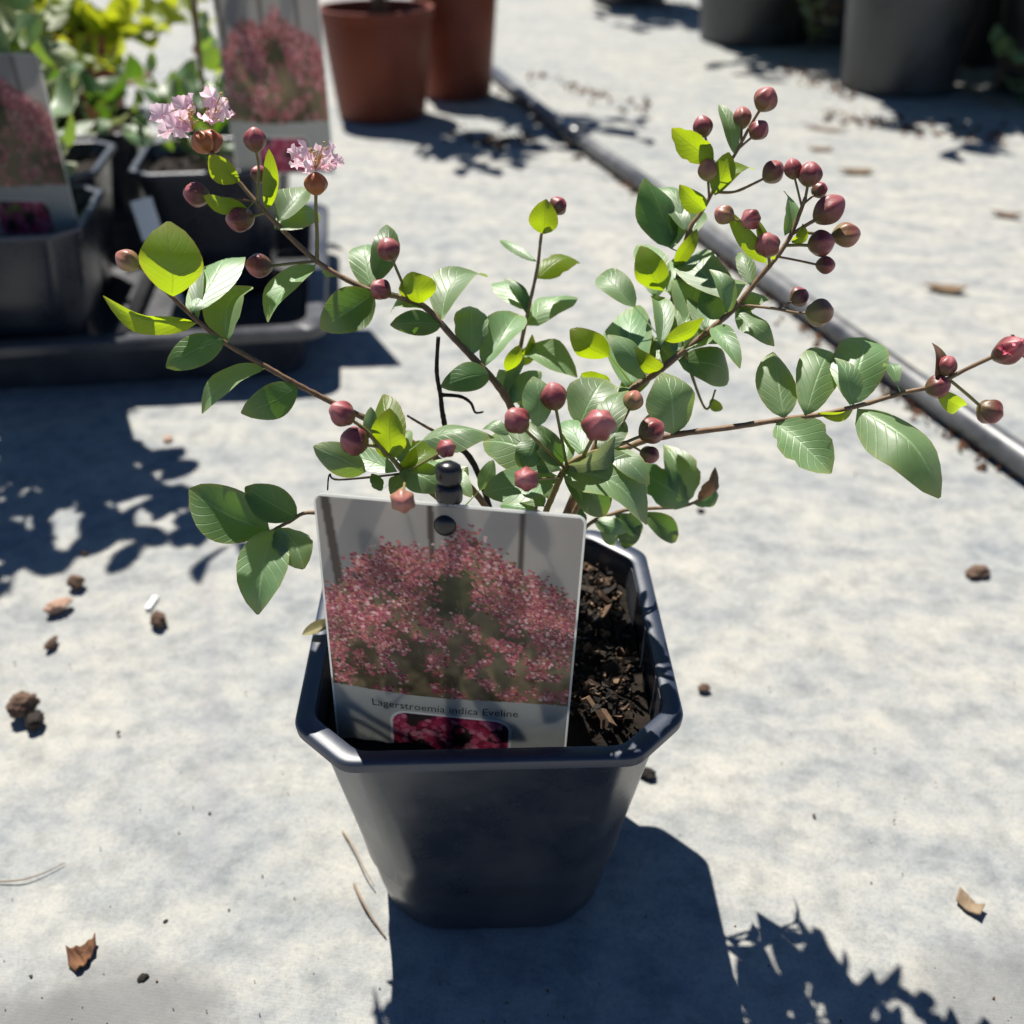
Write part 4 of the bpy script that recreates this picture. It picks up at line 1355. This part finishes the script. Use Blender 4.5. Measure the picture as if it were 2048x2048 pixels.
# irrigation pipe
pipe = empty('irrigation_pipe', at_z(1400, 492, .01))
tag(pipe, 'grey black irrigation pipe lying across the ground fabric', 'pipe')
pp = [at_z(800, 40, .012), at_z(922, 128, .012), at_z(1000, 192, .012), at_z(1078, 252, .012), at_z(1212, 344, .012), at_z(1345, 448, .012), at_z(1490, 556, .012), at_z(1700, 706, .012), at_z(1930, 868, .012), at_z(2250, 1080, .012)]
c = catmull(pp, 8)
b = MB(); b.tube(c, .0115, 16)
b.build('hose', M['pipe'], pipe, off=pipe.location)
i0 = min(range(len(c)), key=lambda i: (c[i] - at_z(1078, 252, .012)).length)
d = (c[i0 + 2] - c[i0 - 2]).normalized()
b = MB(); b.tube([c[i0] - d * .035, c[i0] - d * .03, c[i0] + d * .03, c[i0] + d * .035], [.0125, .0165, .0165, .0125], 16)
b.build('coupling', M['pot'], pipe, off=pipe.location)

# ------------------------------------------------------------------ right: row of big dark pots with shrubs
RG = 'big dark pots in the far row'
big = [
    (.775, 2.20, .108, .135, .29, 'large dark round pot with a brown dry twig at its foot', 51),
    ((.60), 2.80, .128, .155, .27, 'large dark round pot behind the leaf litter', 52),
    (1.06, 2.16, .100, .125, .27, 'large dark round pot at the near end of the far row', 53),
    (1.03, 2.52, .110, .135, .29, 'large dark round pot added to shade a gap in the far row', 54),  # extra pot, added so its crown shades the ground in the gap
    (1.27, 2.24, .105, .13, .28, 'large dark round pot wedged beside the near end pot', 58),
    (1.15, 3.05, .110, .135, .28, 'large dark round pot at the back of the far row', 59),
    (.36, 3.50, .110, .135, .27, 'large dark round pot at the far end of the row', 55),
    (.81, 2.80, .105, .13, .27, 'large dark round pot added to darken another gap in the far row', 56),  # extra pot, added where only dark shade lies between nearer pots
    (1.36, 2.60, .110, .135, .27, 'large dark round pot half hidden under low leafy shoots', 57),
]
for (x, y, r0, r1, h, lab, sd) in big:
    round_pot('nursery_pot', (x, y, 0), r0, r1, h, M['pot_old'], lab)
    rnd = random.Random(sd)
    sts = [(rnd.uniform(-.22, .22), rnd.uniform(-.30, .12), rnd.uniform(.16, .55)) for _ in range(11)] + [(rnd.uniform(-.22, .22), rnd.uniform(-.26, -.14), rnd.uniform(-.10, .10)) for _ in range(4)]
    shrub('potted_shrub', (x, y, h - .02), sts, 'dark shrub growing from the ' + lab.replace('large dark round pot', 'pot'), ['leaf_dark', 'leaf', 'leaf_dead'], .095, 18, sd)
shrub('low_weed', (.98, 2.02, 0), [(-.05, -.04, .10), (.02, .02, .16), (.06, -.05, .08), (-.10, .02, .12), (.03, -.09, .05)], 'low weed with thin leaves growing beside the large dark pots', ['leaf', 'leaf_pale', 'leaf_dead'], .06, 6, 61, 'twig_pale')
shrub('low_weed', (.70, 2.62, 0), [(-.03, -.04, .12), (.02, .02, .2), (.05, -.05, .08)], 'dry weed with pale leaves between the large dark pots', ['leaf_pale', 'leaf_dead', 'leaf'], .06, 6, 62, 'twig_pale')


# ------------------------------------------------------------------ bits on the ground
def lump(name, ox, oy, rpx, mat, label, flat=.6, stretch=1.3, cat='stone', seed=None, group=None, ang=None):
    rnd = random.Random(seed or int(ox * 7 + oy))
    c = at_z(ox, oy, 0)
    r = rpx * KPX / FPX * depth_of(c)
    bm = bmesh.new()
    bmesh.ops.create_icosphere(bm, subdivisions=4, radius=1.0)
    a = rnd.uniform(0, 3.14) if ang is None else ang
    rot = Matrix.Rotation(a, 3, 'Z')
    for v in bm.verts:
        n = 1 + 0.34 * noise.noise(v.co * 1.3 + Vector((ox, oy, 0))) + 0.20 * noise.noise(v.co * 3.1 + Vector((oy, ox, 0))) + 0.16 * noise.noise(v.co * 6.3 + Vector((ox, 0, oy))) + 0.10 * noise.noise(v.co * 14)
        p = v.co * n
        p = Vector((p.x * stretch, p.y / stretch ** .5, p.z * flat))
        v.co = rot @ p * r
    lo = min(v.co.z for v in bm.verts)
    for v in bm.verts: v.co.z -= lo + 0.0009
    me = bpy.data.meshes.new(name)
    bm.to_mesh(me); bm.free()
    me.polygons.foreach_set('use_smooth', [True] * len(me.polygons))
    o = link(name, me, M[mat])
    o.location = (c.x, c.y, 0)
    tag(o, label, cat, group)
    return o


lump('soil_crumb', 145, 1106, 15, 'stone_brown', 'rounded brown crumb next to the pinkish stone', .75, 1.1, 'crumb')
lump('stone', 112, 1150, 17, 'stone_pink', 'pale pinkish stone on the ground fabric', .6, 1.4)
lump('soil_crumb', 300, 1177, 15, 'stone_brown', 'wedge-shaped brown crumb with a pale sliver behind it', .8, 1.35, 'crumb')
lump('soil_crumb', 98, 1218, 11, 'stone_brown', 'small brown crumb between pinkish stone and the large crumb', .6, 1.5, 'crumb', ang=1.5)
lump('soil_crumb', 46, 1345, 24, 'stone_brown', 'large lumpy dark brown crumb, biggest on the fabric', .85, 1.15, 'crumb', seed=4)
lump('soil_crumb', 66, 1368, 17, 'stone_dark', 'black crumb touching the large lumpy brown one', .7, 1.2, 'crumb')
lump('soil_crumb', 270, 1846, 8, 'stone_dark', 'tiny black crumb near the striped bark flake', .7, 1.3, 'crumb', ang=.7)
lump('soil_crumb', 1221, 1464, 13, 'stone_dark', 'small black crumb beside the rim of the square pot', .6, 1.3, 'crumb', ang=2.9)
lump('soil_crumb', 1328, 1300, 10, 'stone_brown', 'small brown crumb right of the square pot', .6, 1.2, 'crumb')
lump('soil_crumb', 1842, 1085, 18, 'stone_brown', 'brown crumb on open fabric in front of the pipe', .55, 1.3, 'crumb')
lump('soil_crumb', 1322, 965, 6, 'stone_dark', 'tiny black crumb below the low back shoot', .6, 1.2, 'crumb')
lump('soil_crumb', 318, 832, 9, 'stone_pink', 'small tan crumb within the shrub shadow', .6, 1.2, 'crumb')
lump('soil_crumb', 160, 1045, 6, 'stone_brown', 'tiny brown crumb just beyond the shrub shadow', .6, 1.2, 'crumb')
lump('soil_crumb', 312, 1738, 4, 'stone_dark', 'speck-sized dark crumb on open fabric', .6, 1.2, 'crumb')

# the thin white sliver, the flakes
sv = MB()
p = at_z(287, 1140, .0)
sv.box((0, 0, .0012), (.0035, .013, .0016), Matrix.Rotation(R(-8), 3, 'Z'))
o = sv.build('plastic_sliver', M['white'], None, smooth=False)
o.location = (p.x, p.y, 0)
tag(o, 'thin white plastic sliver behind a brown crumb', 'sliver')


def flake(name, ox, oy, rpx, mat, label, pts, cat, lift=.003, ridges=True, seed=1):
    """curled bark flake: ridged upper face with real thickness"""
    c = at_z(ox, oy, 0)
    k = rpx * KPX / FPX * depth_of(c)
    n = 14
    rnd = random.Random(seed)
    vs, fs = [], []
    poly = [Vector(p) for p in pts]

    def edge(t):
        f = t * len(poly)
        i = int(f) % len(poly)
        return poly[i].lerp(poly[(i + 1) % len(poly)], f - int(f))
    na, nr = 28, 5
    for side in (0, 1):
        for i in range(nr + 1):
            for q in range(na):
                e = edge(q / na) * (i / nr)
                z = lift * (0.35 + 0.9 * (e.length ** 2)) + (0.0011 * math.sin(e.x * 7 + e.y * 9) if ridges else 0) + .0005 * noise.noise(Vector((e.x * 4, e.y * 4, seed)))
                z = max(z, .0004)
                vs.append(Vector((e.x * k, e.y * k * 1.25, z - (0 if side == 0 else .0011))))
    half = (nr + 1) * na
    for side in (0, 1):
        for i in range(nr):
            for q in range(na):
                a, b_, c_, d_ = [side * half + z for z in (i * na + q, i * na + (q + 1) % na, (i + 1) * na + (q + 1) % na, (i + 1) * na + q)]
                fs.append((a, d_, c_, b_) if side == 0 else (a, b_, c_, d_))
    for q in range(na):
        a = nr * na + q; b_ = nr * na + (q + 1) % na
        fs.append((a, half + a, half + b_, b_))
    o = link(name, mesh_of(name, vs, fs), M[mat])
    o.location = (c.x, c.y, 0)
    tag(o, label, cat)
    return o


flake('bark_flake', 152, 1806, 28, 'bark_red', 'striped reddish brown bark flake, shell shaped', [(-1, .35), (-.2, .5), (.75, 1), (.95, .2), (.7, -.6), (.2, -1), (-.5, -.6)], 'bark', .003)
flake('bark_flake', 1826, 1706, 26, 'twig_pale', 'pale tan torn bark flake on open fabric', [(-.9, .1), (-.3, .9), (.2, .5), (.5, -.1), (1, -.3), (.3, -1), (-.5, -.5)], 'bark', .003, False, 2)
flake('dry_leaf', 1782, 548, 38, 'leaf_dead', 'curled brown dry leaf beyond the pipe', [(-1, .2), (-.3, .45), (.5, .3), (1, -.2), (.4, -.5), (-.4, -.3)], 'leaf', .006, False, 3)
flake('dry_leaf', 1897, 408, 28, 'leaf_dead', 'small brown dry leaf far beyond the pipe', [(-1, .3), (-.3, .5), (.5, .2), (1, -.3), (.4, -.5), (-.4, -.2)], 'leaf', .006, False, 4)
flake('dry_leaf', 1615, 325, 34, 'leaf_dead', 'flat brown dry leaf lying before the large dark pots', [(-1, .1), (-.3, .4), (.5, .3), (1, .0), (.4, -.4), (-.4, -.3)], 'leaf', .005, False, 5)
flake('dry_leaf', 1555, 245, 40, 'leaf_dead', 'long narrow dry leaf slanting towards the large dark pots', [(-1, .5), (-.3, .35), (.5, -.1), (1, -.5), (.3, -.4), (-.5, .1)], 'leaf', .006, False, 6)
flake('dry_leaf', 1548, 282, 26, 'leaf_dead', 'short dry leaf next to the long narrow one', [(-1, .2), (0, .3), (1, .1), (.5, -.3), (-.5, -.3)], 'leaf', .004, False, 7)

# twigs
def twig(pts, r, mat, label, name='twig'):
    P = [at_z(x, y, z) for x, y, z in pts]
    c = catmull(P, 6)
    b = MB(); b.tube(c, [r * (1 - .5 * i / (len(c) - 1)) for i in range(len(c))], 6)
    loc = Vector((P[0].x, P[0].y, 0))
    o = b.build(name, M[mat], None, off=loc)
    o.location = loc
    tag(o, label, 'twig')


twig([(-10, 1664, .0006), (40, 1660, .0016), (80, 1648, .001), (122, 1628, .0006)], .0004, 'twig_pale', 'thin curved dry stalk on open fabric')
twig([(646, 1568, .0006), (668, 1600, .004), (688, 1640, .005), (706, 1672, .003)], .0005, 'twig_pale', 'short dry stalk leaning at the foot of the square pot')
twig([(668, 1668, .0006), (690, 1712, .003), (728, 1770, .0008)], .0007, 'twig_pale', 'dry stalk poking into the square pot shadow')
twig([(1755, 118, .004), (1800, 122, .02), (1850, 135, .012)], .005, 'twig_pale', 'stout pale twig lying between the large dark pots')
twig([(1740, 150, .004), (1820, 168, .008), (1900, 205, .004)], .004, 'twig_pale', 'long pale twig slanting out of the shade')

# leaf litter and crumbs swept along the pipe and the far pots
lit = MB()
rnd = random.Random(99)


def litter(ox, oy, sx, sy, n, s0, s1):
    for k in range(n):
        x, y = rnd.gauss(ox, sx), rnd.gauss(oy, sy)
        if y < -60: continue
        p = at_z(x, y, 0)
        chip(lit, p + Vector((0, 0, .001)), rnd.uniform(s0, s1), rnd, .2)


for (x0, y0, x1, y1, n, off) in ((960, 150, 1210, 340, 150, 22), (1230, 372, 1490, 575, 90, 16), (1500, 590, 1900, 880, 110, 16), (860, 235, 1010, 250, 90, 22), (1480, 110, 1600, 160, 90, 18), (1180, 0, 1330, 12, 60, 8), (1560, 200, 1900, 240, 130, 22), (1000, 120, 1220, 190, 60, 18)):
    for k in range(n):
        f = rnd.random()
        litter(x0 + (x1 - x0) * f, y0 + (y1 - y0) * f + off, 12, 9, 1, .003, .015 if y0 < 300 else .009)
lo = lit.build('leaf_litter', M['bark_red'], None, smooth=False)
tag(lo, 'brown leaf litter swept along the pipe and the far pots', 'litter', kind='stuff')
# fine grit over the open fabric
lit = MB()
for k in range(900):
    x, y = rnd.uniform(-1, 1), .24 + 1.8 * rnd.random() ** 1.8
    s = rnd.uniform(.0004, .0012) * (1 if rnd.random() < .93 else 2.0)
    chip(lit, Vector((x * (.25 + .5 * y), y, .0004)), s, rnd, .6)
go = lit.build('grit', M['stone_brown'], None, smooth=False)
tag(go, 'fine brown grit scattered on the ground fabric', 'grit', kind='stuff')
